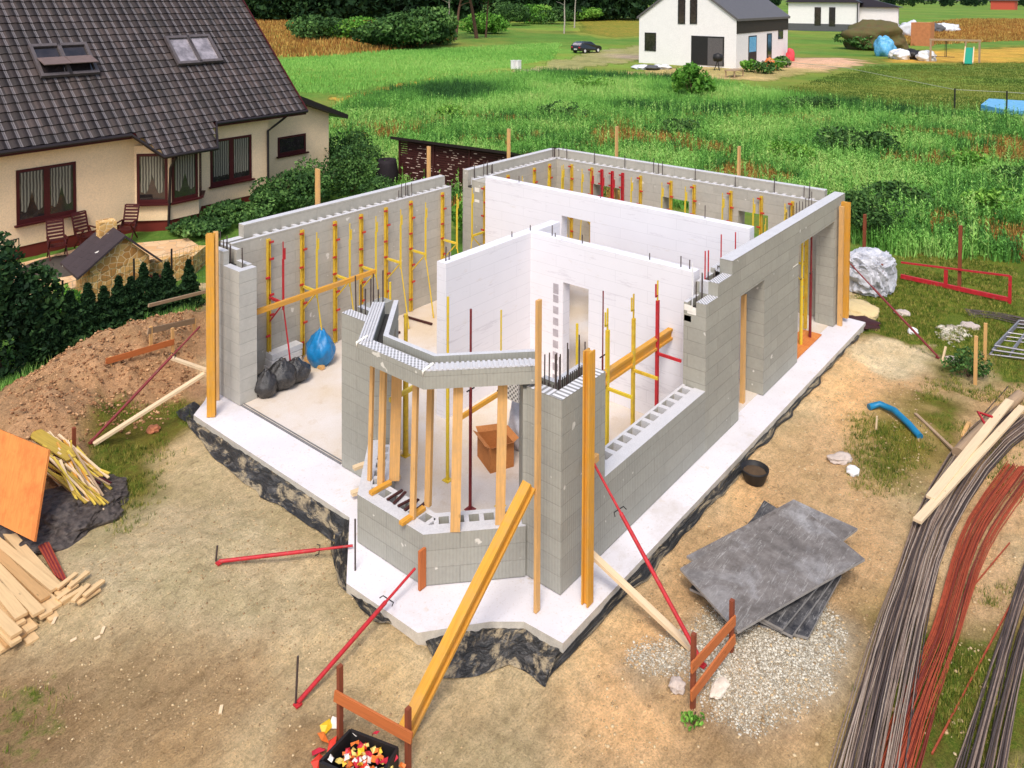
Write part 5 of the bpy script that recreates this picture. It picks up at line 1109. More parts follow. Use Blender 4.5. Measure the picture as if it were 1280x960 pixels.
# shed and barrel
sp = G(497, 235); 
def shed():
    a = G(500, 238); b_ = G(636, 262); zt0 = ZT(a, 157); t = thing('wooden_shed', 'dark brown open-slatted garden shed behind the short wall', 'shed', a)
    d = b_-a; d.z = 0; Ln = d.length; d.normalize(); n = Vector((-d.y, d.x, 0)); n = n if n.dot(_v_away) > 0 else -n
    M = Matrix((d, d.cross(Vector((0, 0, 1)))*-1, (0, 0, 1))).transposed().to_4x4() if False else Matrix((d, n, (0, 0, 1))).transposed().to_4x4(); M.translation = a
    h = 2.3; mb = MB()
    for z in range(23): mb.box(0, Ln, .0, .03, z*.1+.0, z*.1+.078, M=M)
    mb.box(0, Ln, .5, .55, 0, h-.2, M=M); mb.box(-.02, .06, 0, 2.4, 0, h-.75, M=M); mb.box(Ln-.06, Ln+.02, 0, 2.4, 0, h-.75, M=M); mb.build('slatted_wall', [m_dkbrown], t)
    mb = MB(); r_ = random.Random(2)
    for k in range(150): x = r_.uniform(.2, Ln-.3); z = r_.randrange(4, 22)*.1; mb.box(x, x+r_.uniform(.05, .2), -.012, -.001, z-.028, z-.004, M=M)
    mb.build('stacked_firewood', [plain('firewood_ends', S(214, 186, 170), .9)], t)
    for x in (0., Ln*.33, Ln*.66, Ln): MB().box(x-.05, x+.05, -.05, .0, 0, h, M=M).build('post', [m_dkbrown], t)
    mb = MB(); vs = [M @ Vector(v) for v in ((-.3, -.3, h+.12), (Ln+.3, -.3, h+.12), (Ln+.3, 2.6, h-.75), (-.3, 2.6, h-.75))]; mb.add([v-Vector((0, 0, .12)) for v in vs]+vs, [(3, 2, 1, 0), (4, 5, 6, 7), (0, 1, 5, 4), (1, 2, 6, 5), (2, 3, 7, 6), (3, 0, 4, 7)]); mb.build('roof', [m_gutter], t)
_v_away = Vector((_fw[0], _fw[1], 0)); shed()
p = G(484, 240); solo(MB().lathe([(.36, 0), (.46, .35), (.5, .8), (.42, 1.25), (.38, 1.45), (.34, 1.45), (.3, 1.3)], (p.x, p.y, GZ), 18), 'barrel', [plain('dark_barrel', S(34, 26, 30), .8, .3, 6)], 'dark barrel standing left of the wooden shed', 'barrel')

# ================================================================== far houses
def gable_house(a, fdir, fw_, depth, eave, label, name='white_house', ridge=None):
    """a = near right corner of the gable front; fdir points left along the front"""
    fdir = Vector((fdir[0], fdir[1], 0)).normalized(); bk = Vector((fdir.y, -fdir.x, 0)); bk = bk if bk.dot(_v_away) > 0 else -bk
    M = Matrix((fdir, bk, (0, 0, 1))).transposed().to_4x4(); M.translation = a; t = thing(name, label, 'house', a)
    return t, M
m_wrend = plain('white_render', S(234, 230, 228), .85, .04, 1.5); m_dkroof = plain('grey_sheet_roof', S(96, 92, 92), .5, .12, 2); m_dkclad = wood('charcoal_cladding', S(58, 54, 48), .3, knots=False); m_grey = plain('grey_base_render', S(90, 90, 92), .9, .1, 3)
def gwin(M, t, x0, x1, z0, z1, y=-.03, mat=None, nm='window'):
    f = MB().box(x0, x1, y-.05, y, z0, z1, M=M).build(nm, [m_blk], t); MB().box(x0+.12, x1-.12, y-.07, y-.05, z0+.12, z1-.1, M=M).build('pane', [mat or m_glass], f); return f
a = G(920, 86); TH = radians(38); FW = 13.2; _r2 = Vector((_rt[0], _rt[1], 0)); fr_ = _r2*-cos(TH)+_v_away*sin(TH); t, M = gable_house(a, fr_, FW, 9, 6.1, 'white gabled house with dark roof and charcoal band far across the field')
EV = 6.1; RG = EV+FW/2*.72; 
# choose the depth so that the right side wall ends where it does in the view
def side_len(M, px):
    lo = 2.
    for k in range(400):
        p = M @ Vector((0, lo, 0)); d = np.array(p)-C0; x = 640+FPX*(d@R_)/(d@F_)
        if x > px: break
        lo += .1
    return lo
DP = side_len(M, 984)
mb = MB(); mb.box(0, FW, 0, DP, -.5, EV, M=M); mb.add([M @ Vector(v) for v in ((0, 0, EV), (FW, 0, EV), (FW/2, 0, RG), (0, DP, EV), (FW, DP, EV), (FW/2, DP, RG))], [(0, 1, 2), (5, 4, 3)]); mb.build('wall', [m_wrend], t)
mb = MB()
for s_ in (0, 1):
    e = -.25 if s_ == 0 else FW+.25; sl = (RG-EV)/(FW/2); ze = EV-.25*sl
    vs = [M @ Vector(v) for v in ((e, -.2, ze+.1), (FW/2, -.2, RG+.12), (FW/2, DP+.2, RG+.12), (e, DP+.2, ze+.1))]; mb.add([v-Vector((0, 0, .3)) for v in vs]+vs, [(3, 2, 1, 0), (4, 5, 6, 7), (0, 1, 5, 4), (1, 2, 6, 5), (2, 3, 7, 6), (3, 0, 4, 7)])
mb.build('roof', [m_dkroof], t)
MB().box(-.06, 0, 0, DP, EV-1.9, EV-.15, M=M).build('charcoal_band', [m_dkclad], t)
wd = FW
def fx(px): # px on the front -> local x
    for k in range(600):
        x = FW*k/600; p = M @ Vector((x, 0, 0)); d = np.array(p)-C0
        if 640+FPX*(d@R_)/(d@F_) < px: return x
    return FW
def fz(x, py, y=0): p = M @ Vector((x, y, 0)); return ZT(p, py)-a.z
for (xa, xb, ya, yb, mt) in ((806, 820, 41, 64, None), (847, 856, -3, 30, None), (862, 871, -3, 30, None)):
    x1_, x0_ = fx(xa), fx(xb); gwin(M, t, x0_, x1_, fz(x0_, yb), fz(x0_, ya), mat=mt)
x1_, x0_ = fx(864), fx(905); gz_ = MB().box(x0_, x1_, -.06, -.02, fz(x0_, 83), fz(x0_, 46), M=M).build('garage_opening', [m_blk], t)
xm = fx(885); MB().box(x0_+.15, xm, -.12, -.06, fz(x0_, 82.5), fz(x0_, 48), M=M).build('door_panel', [plain('grey_door', S(92, 88, 88), .6)], gz_)
def sy(px):
    y = 0.
    while y < DP:
        p = M @ Vector((0, y, 0)); d = np.array(p)-C0
        if 640+FPX*(d@R_)/(d@F_) > px: return y
        y += .05
    return DP
def fzs(y, py): p = M @ Vector((0, y, 0)); return ZT(p, py)-a.z
for (xa, xb, ya, yb, nm, mt) in ((935, 945, 45, 82, 'door', m_bluetarp), (958, 964, 42, 76, 'door', None), (972, 978, 38, 49, 'window', None)):
    y0_, y1_ = sy(xa), sy(xb); z0_, z1_ = fzs(y0_, yb), fzs(y0_, ya); z0_ = max(z0_, .1)
    f = MB().box(-.05, 0, y0_, y1_, z0_, z1_, M=M).build(nm, [m_blk], t); MB().box(-.07, -.05, y0_+.2, y1_-.2, z0_+(z1_-z0_)*(.45 if mt else .05), z1_-.15, M=M).build('pane', [mt or m_glass], f)
# second far house
a2 = G(1072, 40); b2 = G(985, 38); fr2 = b2-a2; FW2 = fr2.length; t, M = gable_house(a2, fr2, FW2, 9, 6, 'second white house with grey base behind the gabled one', 'white_house')
a = a2; FW = FW2
mb = MB(); mb.box(0, FW, 0, 12, -.5, 7.4, M=M); mb.box(-9, 0, 6, 14, -.5, 6.2, M=M); mb.build('wall', [m_wrend], t)
MB().box(-.0, FW, -.08, 0, -.5, 1.9, M=M).box(-9, -.1, 5.9, 6, -.5, 1.2, M=M).build('grey_base', [m_grey], t)
mb = MB(); vs = [M @ Vector(v) for v in ((-.8, -.8, 7.4), (FW+1, -.8, 7.4), (FW+1, 13, 7.4), (-.8, 13, 7.4), (FW*.5, 6, 11.5))]; mb.add(vs, [(0, 1, 4), (1, 2, 4), (2, 3, 4), (3, 0, 4), (3, 2, 1, 0)])
vs = [M @ Vector(v) for v in ((-10, 5.2, 6.2), (0, 5.2, 6.2), (0, 15, 6.2), (-10, 15, 6.2), (0, 10, 9))]; mb.add(vs, [(0, 1, 4), (1, 2, 4), (2, 3, 4), (3, 0, 4), (3, 2, 1, 0)]); mb.build('roof', [m_gutter], t)
for (xa, xb, ya, yb) in ((1018, 1026, 9, 32), (1036, 1044, 9, 33)):
    x1_, x0_ = fx(xa), fx(xb); gwin(M, t, x0_, x1_, fz(x0_, yb), fz(x0_, ya), y=-.09)
MB().tube([M @ Vector((.1, -.3, 7.3)), M @ Vector((.1, -.3, .5))], .12, 6).build('downpipe', [m_gutter], t)
# small red brick building at the upper right edge
p = G(1255, 12); t = thing('brick_house', 'small red brick building on the horizon at the upper right', 'building', p); MB().box(p.x-8, p.x+8, p.y-8, p.y+8, GZ-1, GZ+7).build('wall', [plain('far_red_brick', S(196, 84, 66), .9)], t); MB().box(p.x-9, p.x+9, p.y-9, p.y+9, GZ+7, GZ+8).build('roof', [m_dkroof], t)

# ================================================================== far yard things
def car(px, py, ang, col, label, sc=1.):
    p = ground_at(px, py); p.z = GZ+.02; t = thing('parked_car', label, 'car', p)
    M = Matrix.Translation(p) @ Matrix.Rotation(ang, 4, 'Z') @ Matrix.Scale(sc, 4)
    side = [(-2.1, .32), (-2.15, .75), (-2.0, 1.0), (-1.75, 1.42), (-1.2, 1.52), (.2, 1.5), (.95, 1.02), (1.8, .9), (2.1, .7), (2.12, .32)]
    n = len(side); vs = []
    for yy, k in ((-.86, 1), (-.9, 0), (.9, 0), (.86, 1)): pass
    for yy in (-.88, .88):
        for (x, z) in side: vs.append(M @ Vector((x, yy*(1 if z < 1.05 else .82), z)))
    mb = MB(); mb.add(vs, [list(range(n)), list(range(n, 2*n))[::-1]]+[(i, i+n, (i+1) % n+n, (i+1) % n) for i in range(n)]); mb.build('body', [col], t, bevel=.04)
    gm = MB()
    for s_ in (-1, 1): gm.add([M @ Vector((x, s_*(.885 if z < 1.06 else .745), z)) for x, z in ((-1.72, 1.08), (-1.55, 1.4), (.1, 1.4), (.72, 1.06))], [(0, 1, 2, 3) if s_ > 0 else (3, 2, 1, 0)])
    gm.add([M @ Vector(v) for v in ((-1.99, -.7, 1.06), (-1.99, .7, 1.06), (-1.79, .64, 1.38), (-1.79, -.64, 1.38))], [(3, 2, 1, 0)]); gm.add([M @ Vector(v) for v in ((1.0, -.72, 1.05), (1.0, .72, 1.05), (.3, .64, 1.45), (.3, -.64, 1.45))], [(0, 1, 2, 3)])
    gm.build('windows', [m_glassl], t)
    for x in (-1.3, 1.3):
        for s_ in (-1, 1):
            w = MB().tube([M @ Vector((x, s_*.72, .33)), M @ Vector((x, s_*.93, .33))], .33*sc, 14).build('wheel', [m_blk], t); MB().tube([M @ Vector((x, s_*.93, .33)), M @ Vector((x, s_*.945, .33))], .2*sc, 10).build('rim', [m_white], w)
    for s_ in (-1, 1): MB().box(-2.16, -2.12, s_*.65-.14, s_*.65+.14, .72, .88, M=M).build('tail_light', [m_red], t)
    MB().box(-2.17, -2.14, -.26, .26, .5, .62, M=M).build('number_plate', [m_white], t)
    return t
m_carblk = plain('black_car_paint', S(28, 28, 32), .2, .1, 2, 0, spec=.8); m_carsil = plain('silver_car_paint', S(150, 152, 158), .25, .1, 2, 0, spec=.8)
car(733, 66, HEAD-pi/2+.75, m_carblk, 'small black car on the dirt track beside the meadow', 1.15); car(1116, 34, HEAD-pi/2+.2, m_carsil, 'grey car parked right of the second white house'); car(1101, 35, HEAD-pi/2+.4, m_white, 'white car half hidden by the second white house')
# swing and slide
sA, sB = G(1163, 77), G(1224, 79); h = 3.0; t = thing('swing_frame', 'wooden swing frame with a climbing end on the far lawn', 'swing', sA)
sd_ = (sB-sA); sd_.z = 0
for q, k in ((sA, 0), (sB, 1)): MB().beam(q+Vector((0, 0, 0)), q+Vector((0, 0, h)), .22, .22).build('post', [m_woodold], t)
q = sA.lerp(sB, .72); MB().beam(q, q+Vector((0, 0, h)), .18, .18).build('post', [m_woodold], t)
MB().beam(sA-sd_*.03+Vector((0, 0, h)), sB+sd_*.03+Vector((0, 0, h)), .25, .25).build('top_beam', [m_woodold], t)
q = sA.lerp(sB, .3); MB().tube([q+Vector((0, 0, h)), q+Vector((0, 0, .7))], .04, 4).tube([q+Vector((.9, 0, h)), q+Vector((.9, 0, .7))], .04, 4).build('rope', [m_blk], t)
MB().beam(sA+Vector((.3, 0, .7)), sA.lerp(sB, .5)+Vector((0, 0, .7)), .4, .05).build('swing_seat', [m_dkbrown], t)
cdir = Vector((C0[0]-sA.x, C0[1]-sA.y, 0)).normalized(); s0 = sA.lerp(sB, .80); s1 = s0+cdir*4.6-sd_*.05; t = thing('garden_slide', 'green plastic slide attached to the swing frame', 'slide', s1)
MB().beam(s1+Vector((0, 0, .2)), s0+Vector((0, 0, 2.0)), .9, .1).build('chute', [plain('green_plastic', S(40, 150, 120), .4, .1, 3)], t); sidev = sd_.normalized()*.5
for s_ in (-1, 1): MB().beam(s1+sidev*s_+Vector((0, 0, .3)), s0+sidev*s_+Vector((0, 0, 2.1)), .12, .2).build('side_board', [m_woodpale], t)
# far bits
def blob(px, py, w_, h_, mat, label, name, cat, seed=1, flat=1., loc=None, n=2):
    p = loc or ground_at(px, py); bm = bmesh.new(); bmesh.ops.create_icosphere(bm, subdivisions=4, radius=1)
    for v in bm.verts:
        c = v.co.copy(); k = 1+.35*(mnoise.noise(c*1.6+Vector((seed, 0, 0))))+.16*mnoise.noise(c*4.5+Vector((0, seed, 0)))+.07*abs(mnoise.noise(c*10)); v.co = c*k; v.co.z = max(v.co.z, -.55)
        v.co = Vector((v.co.x*w_/2, v.co.y*w_/2*flat, (v.co.z+.5)*h_/1.5))
    me = bpy.data.meshes.new(name); bm.to_mesh(me); bm.free(); me.materials.append(mat); me.polygons.foreach_set('use_smooth', np.ones(len(me.polygons), bool)); o = bpy.data.objects.new(name, me); COL.objects.link(o); o.location = p; return tag(o, label, cat)
blob(1093, 62, 9.5, 4.6, plain('heap_soil', S(120, 98, 66), 1, .5, 1.2, .9, c2=S(70, 88, 44)), 'weedy earth heap before the second white house', 'earth_heap', 'heap', 3)
bush(1084, 62, 9, 3.4, m_bush, 'dark weeds growing round the earth heap', 2600, .3, seed=301, hole=.5)
blob(1106, 70, 2.9, 2.9, m_bluetarp, 'blue tarpaulin bundle beside the weedy heap', 'blue_tarpaulin', 'tarpaulin', 5)
p = G(1153, 57); solo(MB().box(p.x-1.6, p.x+1.6, p.y-1.6, p.y+1.6, GZ, GZ+4.2), 'brick_stack', [plain('brick_orange', S(190, 122, 80), .9, .2, 2)], 'tall orange brick stack by the far yard', 'bricks')
for k, (x, y, w_, h_) in enumerate(((1138, 45, 5, 3.5), (1165, 40, 5, 2.2), (1180, 40, 5, 2.2), (1190, 39, 4, 1.8))): blob(x, y, w_, h_, m_plast if k != 1 else m_grey, ('white wrapped pallet left of the orange brick stack', 'grey rubble heap right of the orange brick stack', 'pale wrapped rubble beyond the swing frame', 'smallest pale rubble heap beyond the swing frame')[k], 'rubble_heap', 'rubble', 10+k)
for k, (x, y) in enumerate(((1122, 73), (1128, 74), (1140, 74), (1158, 76))): blob(x, y, 2.4, 1.3, [m_white, m_plast, m_blk, m_white][k], ('first', 'second', 'third', 'fourth')[k]+' from the left of the small bundles between the blue tarpaulin and the swing', 'bundle', 'bundle', 20+k)
# pool sheet
q = [G(*p_) for p_ in ((1226, 138), (1236, 130), (1300, 134), (1330, 142), (1330, 148), (1262, 146))]; mb = MB(); mb.prism([(v.x, v.y) for v in q], GZ, GZ+.45); solo(mb, 'paddling_pool', [m_bluetarp], 'light blue sheet basin lying beyond the right weeds', 'pool')
# fence posts with wire
t = thing('wire_fence', 'wire fence on thin dark posts across the far lawn', 'fence', G(1193, 142))
fp = [G(1193, 142), G(1258, 146), G(1330, 152)]; fq = [G(1058, 108), G(960, 96)]
for q in fp: MB().tube([(q.x, q.y, GZ), (q.x, q.y, GZ+1.9)], .055, 6).build('post', [m_blk], t)
MB().tube([(q.x, q.y, GZ+1.8) for q in [fq[1], fq[0]]+fp], .02, 4).build('wire', [plain('pale_wire', S(170, 170, 150), .7)], t)
# white survey boxes by the track
for k, x in enumerate((642, 648)): p = G(x, 86); solo(MB().box(p.x-.28, p.x+.28, p.y-.2, p.y+.2, GZ-.1, GZ+.95).box(p.x-.31, p.x+.31, p.y-.23, p.y+.23, GZ+.95, GZ+1.02), 'utility_box', [m_white], ('left', 'right')[k]+' one of two small white utility boxes in the meadow', 'utility box')
# things before the white gabled house
p = G(897, 88); t = thing('kettle_grill', 'black grill on legs before the garage of the gabled house', 'grill', p); MB().lathe([(0, 1.0), (.5, 1.1), (.6, 1.5), (.5, 1.9), (0, 2.1)], (p.x, p.y, GZ), 10).build('bowl', [m_blk], t)
for a_ in range(3): MB().tube([(p.x+cos(a_*2.1)*.4, p.y+sin(a_*2.1)*.4, GZ), (p.x, p.y, GZ+1.2)], .05, 4).build('leg', [m_blk], t)
p = G(918, 96); M = Matrix.Translation(p); t = thing('garden_table', 'low dark table with things on it before the gabled house', 'table', p); MB().box(-1.3, 1.3, -.6, .6, .7, .8, M=M).build('tabletop', [m_woodold], t)
for sx in (-1.1, 1.1):
    for s_ in (-.5, .5): MB().box(sx-.06, sx+.06, s_-.06, s_+.06, 0, .7, M=M).build('leg', [m_woodold], t)
for k, (x, y) in enumerate(((940, 90), (957, 92), (968, 88), (976, 84))): bush(x, y, 2.2, 1.4, m_bush if k % 2 else m_bushl, nm[k]+' from the left of the potted shrubs along the side of the gabled house', 500, .2, seed=200+k)
blob(988, 76, 1.1, 1.7, plain('pink_plastic', S(216, 70, 80), .5), 'pinkish red play thing at the back corner of the gabled house', 'toy', 'toy', 9)
blob(962, 88, 1.4, 1.4, plain('orange_plastic', S(226, 120, 60), .5), 'orange thing among the potted shrubs', 'toy', 'toy', 8)
for k, (x, y, s_) in enumerate(((805, 86, 2.5), (815, 87, 1.8), (827, 86, 2.2))): blob(x, y, s_, .5, m_plast if k != 1 else m_grey, ('left', 'middle', 'right')[k]+' slab of rubble at the left foot of the gabled house', 'rubble_slab', 'rubble', 30+k)
# ================================================================== near things on the site
def batter(pa, pb, tops, ground=(GZ, GZ), boards=((.6, m_woodrust),), label='', mat=m_woodpost, ext=.0):
    """stakes at pa, pb with horizontal boards"""
    A, B = ground_at(*pa), ground_at(*pb); za, zb = ZT(A, tops[0]), ZT(B, tops[1]); t = thing('batter_board', label, 'batter board', A)
    for p, z in ((A, za), (B, zb)): MB().beam((p.x, p.y, p.z-.1), (p.x, p.y, z), .05, .06, (1, 0, 0)).build('stake', [mat], t)
    for (k, m) in boards:
        a, b = Vector((A.x, A.y, A.z+(za-A.z)*k)), Vector((B.x, B.y, B.z+(zb-B.z)*k)); d = (b-a).normalized(); off = Vector((-.04, -.03, 0)); MB().beam(a-d*(.06+ext)+off, b+d*(.06+ext)+off, .025, .13).build('crossboard', [m], t)
    return t
batter((866, 890), (914, 832), (792, 750), boards=((.62, m_woodrust), (.25, m_woodrust)), label='batter board of two dark stakes and reddish boards on the gravel')
batter((425, 925), (510, 962), (832, 885), boards=((.62, m_woodrust),), label='batter board with one long board beside the rubbish crate')
batter((138, 500), (216, 470), (446, 410), boards=((.55, m_woodrust),), label='batter board with a reddish rail before the earth mound', mat=m_wood)
batter((189, 474), (243, 440), (408, 398), boards=((.85, m_woodold),), label='grey railed batter board between the mound and the left upright', mat=m_wood)
# long grey rails on the mound
beam('rail_board', lift(ground_at(186, 424), .35), lift(ground_at(258, 392), .55), .05, .08, m_woodold, 'weathered rail board on top of the earth mound', 'board')
beam('rail_board', lift(ground_at(-6, 478), .12), lift(ground_at(112, 430), .12), .05, .06, m_woodpale, 'long pale rail at the foot of the evergreens', 'board')
beam('stake', lift(ground_at(93, 590), -.1), lift(ground_at(93, 590), .5), .06, .05, m_woodpost, 'pale stake behind the yellow timber pile', 'stake')
# brown soil clod
def rock(px, py, w_, h_, mat, label, name='stone', flat=1., seed=1, rz=0): o = blob(px, py, w_, h_, mat, label, name, name, seed, flat); o.rotation_euler[2] = rz; return o
rock(192, 543, .22, .12, plain('brick_shard', S(190, 120, 84), .9), 'reddish lump on the sand left of the slab', seed=2)
m_rock = plain('pale_rock', S(196, 180, 168), .9, .15, 5)
rock(1050, 577, .5, .12, m_rock, 'long flat pinkish stone on the clay', flat=.5, seed=3, rz=-.6); rock(1066, 592, .22, .12, m_white, 'small white stone beside the long flat one', seed=4)
rock(846, 868, .2, .1, m_rock, 'pinkish brick lump left of the batter board on the gravel', seed=6); rock(900, 870, .35, .05, plain('mortar_slab', S(222, 208, 190), .95), 'pale mortar smear on the gravel pile', flat=.5, seed=7)
rock(1128, 392, .4, .1, m_rock, 'pale stone lying in the grass before the wrapped pile', seed=9)
rock(1212, 411, .45, .1, m_rock, 'pale stone right of the small gravel heap', seed=10); rock(1190, 452, .3, .08, m_rock, 'pale stone at the end of the dark red prop', seed=11)
rock(1141, 419, .25, .12, m_white, 'white lump under the dark red prop on the grass', seed=12)
# sand spill by far corner
blob(1068, 392, 1.2, .25, plain('sand_pile', S(214, 190, 140), .95, .1, 6), 'small sand pile beside the dark hole at the far corner', 'sand_pile', 'sand', 4)
blob(1075, 408, .9, .10, m_dkbrown, 'low dark brown lump beside the far slab corner', 'dark_lump', 'scrap', 6)  # low flat lump in dark brown on the ground
# black bucket ring
p = ground_at(943, 604); t = thing('bucket', 'black mortar tub filled with dark earth on the clay', 'tub', p)
MB().lathe([(.17, 0), (.24, .2), (.25, .24), (.23, .24), (.21, .17), (0, .18)], tuple(p), 18).build('tub_shell', [m_blk], t)
mb = MB(); mb.lathe([(0, .2), (.12, .2), (.2, .17)], tuple(p), 12); mb.build('contents', [plain('tub_earth', S(86, 68, 50), 1)], t)
# stack of black boards
def sheet(corners_px, z, th, mat, label, group=None, tilt=0):
    q = [G(a, b, z) for a, b in corners_px]; n = 10; mb = MB()
    # gently warped board
    vs = []; r_ = random.Random(int(z*1000))
    ph = r_.random()*6
    for s_ in (0, 1):
        for i in range(n+1):
            for j in range(n+1):
                u, v = i/n, j/n; p = q[0].lerp(q[1], u).lerp(q[3].lerp(q[2], u), v); p.z += s_*th+.012*sin(u*3+ph)*cos(v*2.5+ph)+tilt*u; vs.append(p)
    N = (n+1)**2; fs = []; uv = []
    for i in range(n):
        for j in range(n):
            a = i*(n+1)+j; fs.append((a+N, a+n+1+N, a+n+2+N, a+1+N)); fs.append((a+1, a+n+2, a+n+1, a))
    e = [[i*(n+1) for i in range(n+1)], [n*(n+1)+j for j in range(n+1)], [i*(n+1)+n for i in range(n, -1, -1)], [j for j in range(n, -1, -1)]]
    for ed in e:
        for a, b in zip(ed[:-1], ed[1:]): fs.append((a, b, b+N, a+N))
    mb.add(vs, fs, mi=[0]*(2*n*n)+[1]*(4*n)); return solo(mb, 'board_sheet', [mat, m_bde], label, 'sheet', group or 'black boards stacked on the gravel')
def board_mat(name, c, dust=.5):
    t = NT(name); co = t.coord(); n = t.noise(co, 1.3, 7, .7, .6); n2 = t.noise(co, 7, 6, .75)
    col = t.ramp(n, [(.32, dark(c, .55)), (.5, c), (.62, S(150, 146, 144)), (.78, S(184, 182, 182))]) if dust > .4 else t.ramp(n, [(.35, dark(c, .6)), (.7, dark(c, 1.6))])
    col = t.mix(.3, col, t.ramp(n2, [(.35, dark(c, .5)), (.7, S(176, 170, 164))])); sc_ = t.noise(t.scale(co, (1, 9, 1)), 2.2, 8, .8, 1.5); col = t.mix(t.ramp(sc_, [(.56, (0, 0, 0, 1)), (.6, (.75, .75, .75, 1)), (.64, (0, 0, 0, 1))]), col, S(186, 182, 176)); n5 = t.noise(co, 2.4, 6, .7); col = t.mix(t.ramp(n5, [(.5, (0, 0, 0, 1)), (.66, (.6, .6, .6, 1))]), col, dark(c, .5)); return t.out(col, .6, t.bump(n2, .2, .005), spec=.35)
m_bd = board_mat('dusty_black_board', S(116, 108, 102)); m_bde = plain('board_edge', S(150, 144, 138), .8, .3, 9); m_bd2 = board_mat('black_board_clean', S(46, 46, 50), .2)
z = GZ+.19
sheet(((900, 772), (1010, 800), (1052, 722), (960, 670)), z, .035, m_bd2, 'lowest black board of the stack, poking out at the front right'); 
sheet(((862, 738), (990, 798), (1068, 690), (950, 640)), z+.05, .035, m_bd2, 'second black board from the bottom of the stack'); sheet(((885, 742), (978, 790), (1060, 690), (955, 628)), z+.10, .035, m_bd2, 'narrow black board in the middle of the stack')
sheet(((858, 698), (948, 760), (1072, 664), (992, 626)), z+.15, .035, m_bd, 'dusty board directly under the top one'); sheet(((850, 713), (922, 793), (1081, 702), (994, 630)), z+.21, .035, m_bd, 'big dusty grey board on top of the stack')
# rod bundles
def bundle(path_px, n, width, mat, label, rmin=.006, seed=1, z0=.03, cat='rebar bundle', h=.12, spread_end=1.6, mats=None):
    r = random.Random(seed); pts = [ground_at(a, b) if b < 1200 else G(a, b) for a, b in path_px]; t = thing('rebar_bundle', label, cat, pts[0])
    # catmull-rom through the points
    def cr(u):
        k = min(int(u), len(pts)-2); f = u-k; p0 = pts[max(k-1, 0)]; p1 = pts[k]; p2 = pts[k+1]; p3 = pts[min(k+2, len(pts)-1)]
        return .5*((2*p1)+(p2-p0)*f+(2*p0-5*p1+4*p2-p3)*f*f+(3*p1-p0-3*p2+p3)*f**3)
    N = 14; C = [cr((len(pts)-1)*k/N*.9999) for k in range(N+1)]
    for i in range(n):
        a = r.uniform(-1, 1); b = r.random(); ua, ub = r.uniform(0, .07), r.uniform(.93, 1); q = []; ph = r.random()*6; w1, w2 = r.uniform(.85, 1.15), r.uniform(.85, 1.15); drift = r.uniform(-.5, .5)
        for k in range(N+1):
            f = k/N
            if f < ua or f > ub: continue
            c = C[k]; d = (C[min(k+1, N)]-C[max(k-1, 0)]); d.z = 0; d.normalize(); s_ = Vector((-d.y, d.x, 0)); ww = width*(1+(spread_end-1)*abs(f-.45)*1.4)
            q.append(c+s_*(a*ww*(w1*(1-f)+w2*f)/2+drift*ww*(f-.5)+.012*sin(f*9+ph))+Vector((0, 0, z0+b*h*(1-a*a*.6)+.01*sin(f*7+ph))))
        if len(q) > 2: MB().tube(q, rmin*r.uniform(.9, 1.5), 5).build('rod', [r.choice(mats) if mats else mat], t)
    return t
bundle([(1300, 505), (1230, 560), (1172, 650), (1140, 740), (1110, 850), (1075, 1010), (1062, 1120)], 95, .48, m_rebgr, 'thick curved bundle of grey reinforcing bars on the right', .0065, 3, mats=[m_rebgr, m_rebgr, m_rebar, plain('rebar_light', S(162, 144, 128), .6, .3, 12), m_rebar])
bundle([(1300, 560), (1240, 640), (1210, 700), (1180, 800), (1150, 880), (1112, 1000), (1090, 1120)], 60, .30, m_rust, 'curved bundle of rusty red reinforcing bars', .0055, 4, mats=[m_rust, m_rust, plain('rebar_deep_rust', S(120, 48, 36), .8, .3, 12)], h=.08)
bundle([(1330, 640), (1290, 740), (1262, 830), (1222, 1000), (1200, 1120)], 40, .32, m_rebar, 'bundle of dark bars at the lower right corner', .0075, 5, mats=[m_rebar, m_rebgr, m_rebar], h=.08)
bundle([(1205, 392), (1245, 397), (1300, 408)], 14, .5, m_rebar, 'few dark bars scattered on the grass below the red railing', .01, 6, h=.03)
beam('plank', lift(ground_at(1146, 668), .22), lift(ground_at(1278, 522), .22), .13, .045, m_woodpale, 'upper pale plank lying on the grey bar bundle', 'plank'); beam('plank', lift(ground_at(1163, 640), .24), lift(ground_at(1262, 517), .27), .15, .045, m_woodpale, 'wider pale plank lying on the grey bar bundle', 'plank')
b0 = ground_at(1190, 568); solo(MB().tube([lift(ground_at(1198, 575), .12), lift(ground_at(1240, 532), .12), lift(ground_at(1275, 500), .12)], [.12, .11, .1], 10), 'timber_log', [m_woodold], 'weathered round log beside the grey bar bundle', 'log')
solo(MB().tube([lift(ground_at(1232, 545), .2), lift(ground_at(1222, 532), .27), lift(ground_at(1240, 540), .3)], .03, 6), 'strap', [m_red], 'red strap on the weathered log', 'strap')
beam('plank', lift(ground_at(1144, 521), .04), lift(ground_at(1198, 572), .06), .06, .04, m_woodold, 'thin weathered plank lying on the grass near the blue pipe', 'plank')
beam('plank', lift(ground_at(1203, 548), .03), lift(ground_at(1211, 531), .03), .07, .03, m_wood, 'short piece of lath on the grass between plank and log', 'lath')
beam('steel_rod', lift(ground_at(1165, 945), .02), lift(ground_at(1265, 755), .02), .018, .018, m_rust, 'single rusty rod lying between the red and the dark bundle', 'rod'); beam('steel_rod', lift(ground_at(1215, 735), .02), lift(ground_at(1262, 680), .02), .014, .014, m_rust, 'thin short rusty rod on the clay right of the red bundle', 'rod')
beam('steel_rod', lift(ground_at(1228, 520), .02), lift(ground_at(1260, 484), .02), .014, .014, m_rebar, 'thin dark rod on the clay above the log', 'rod')
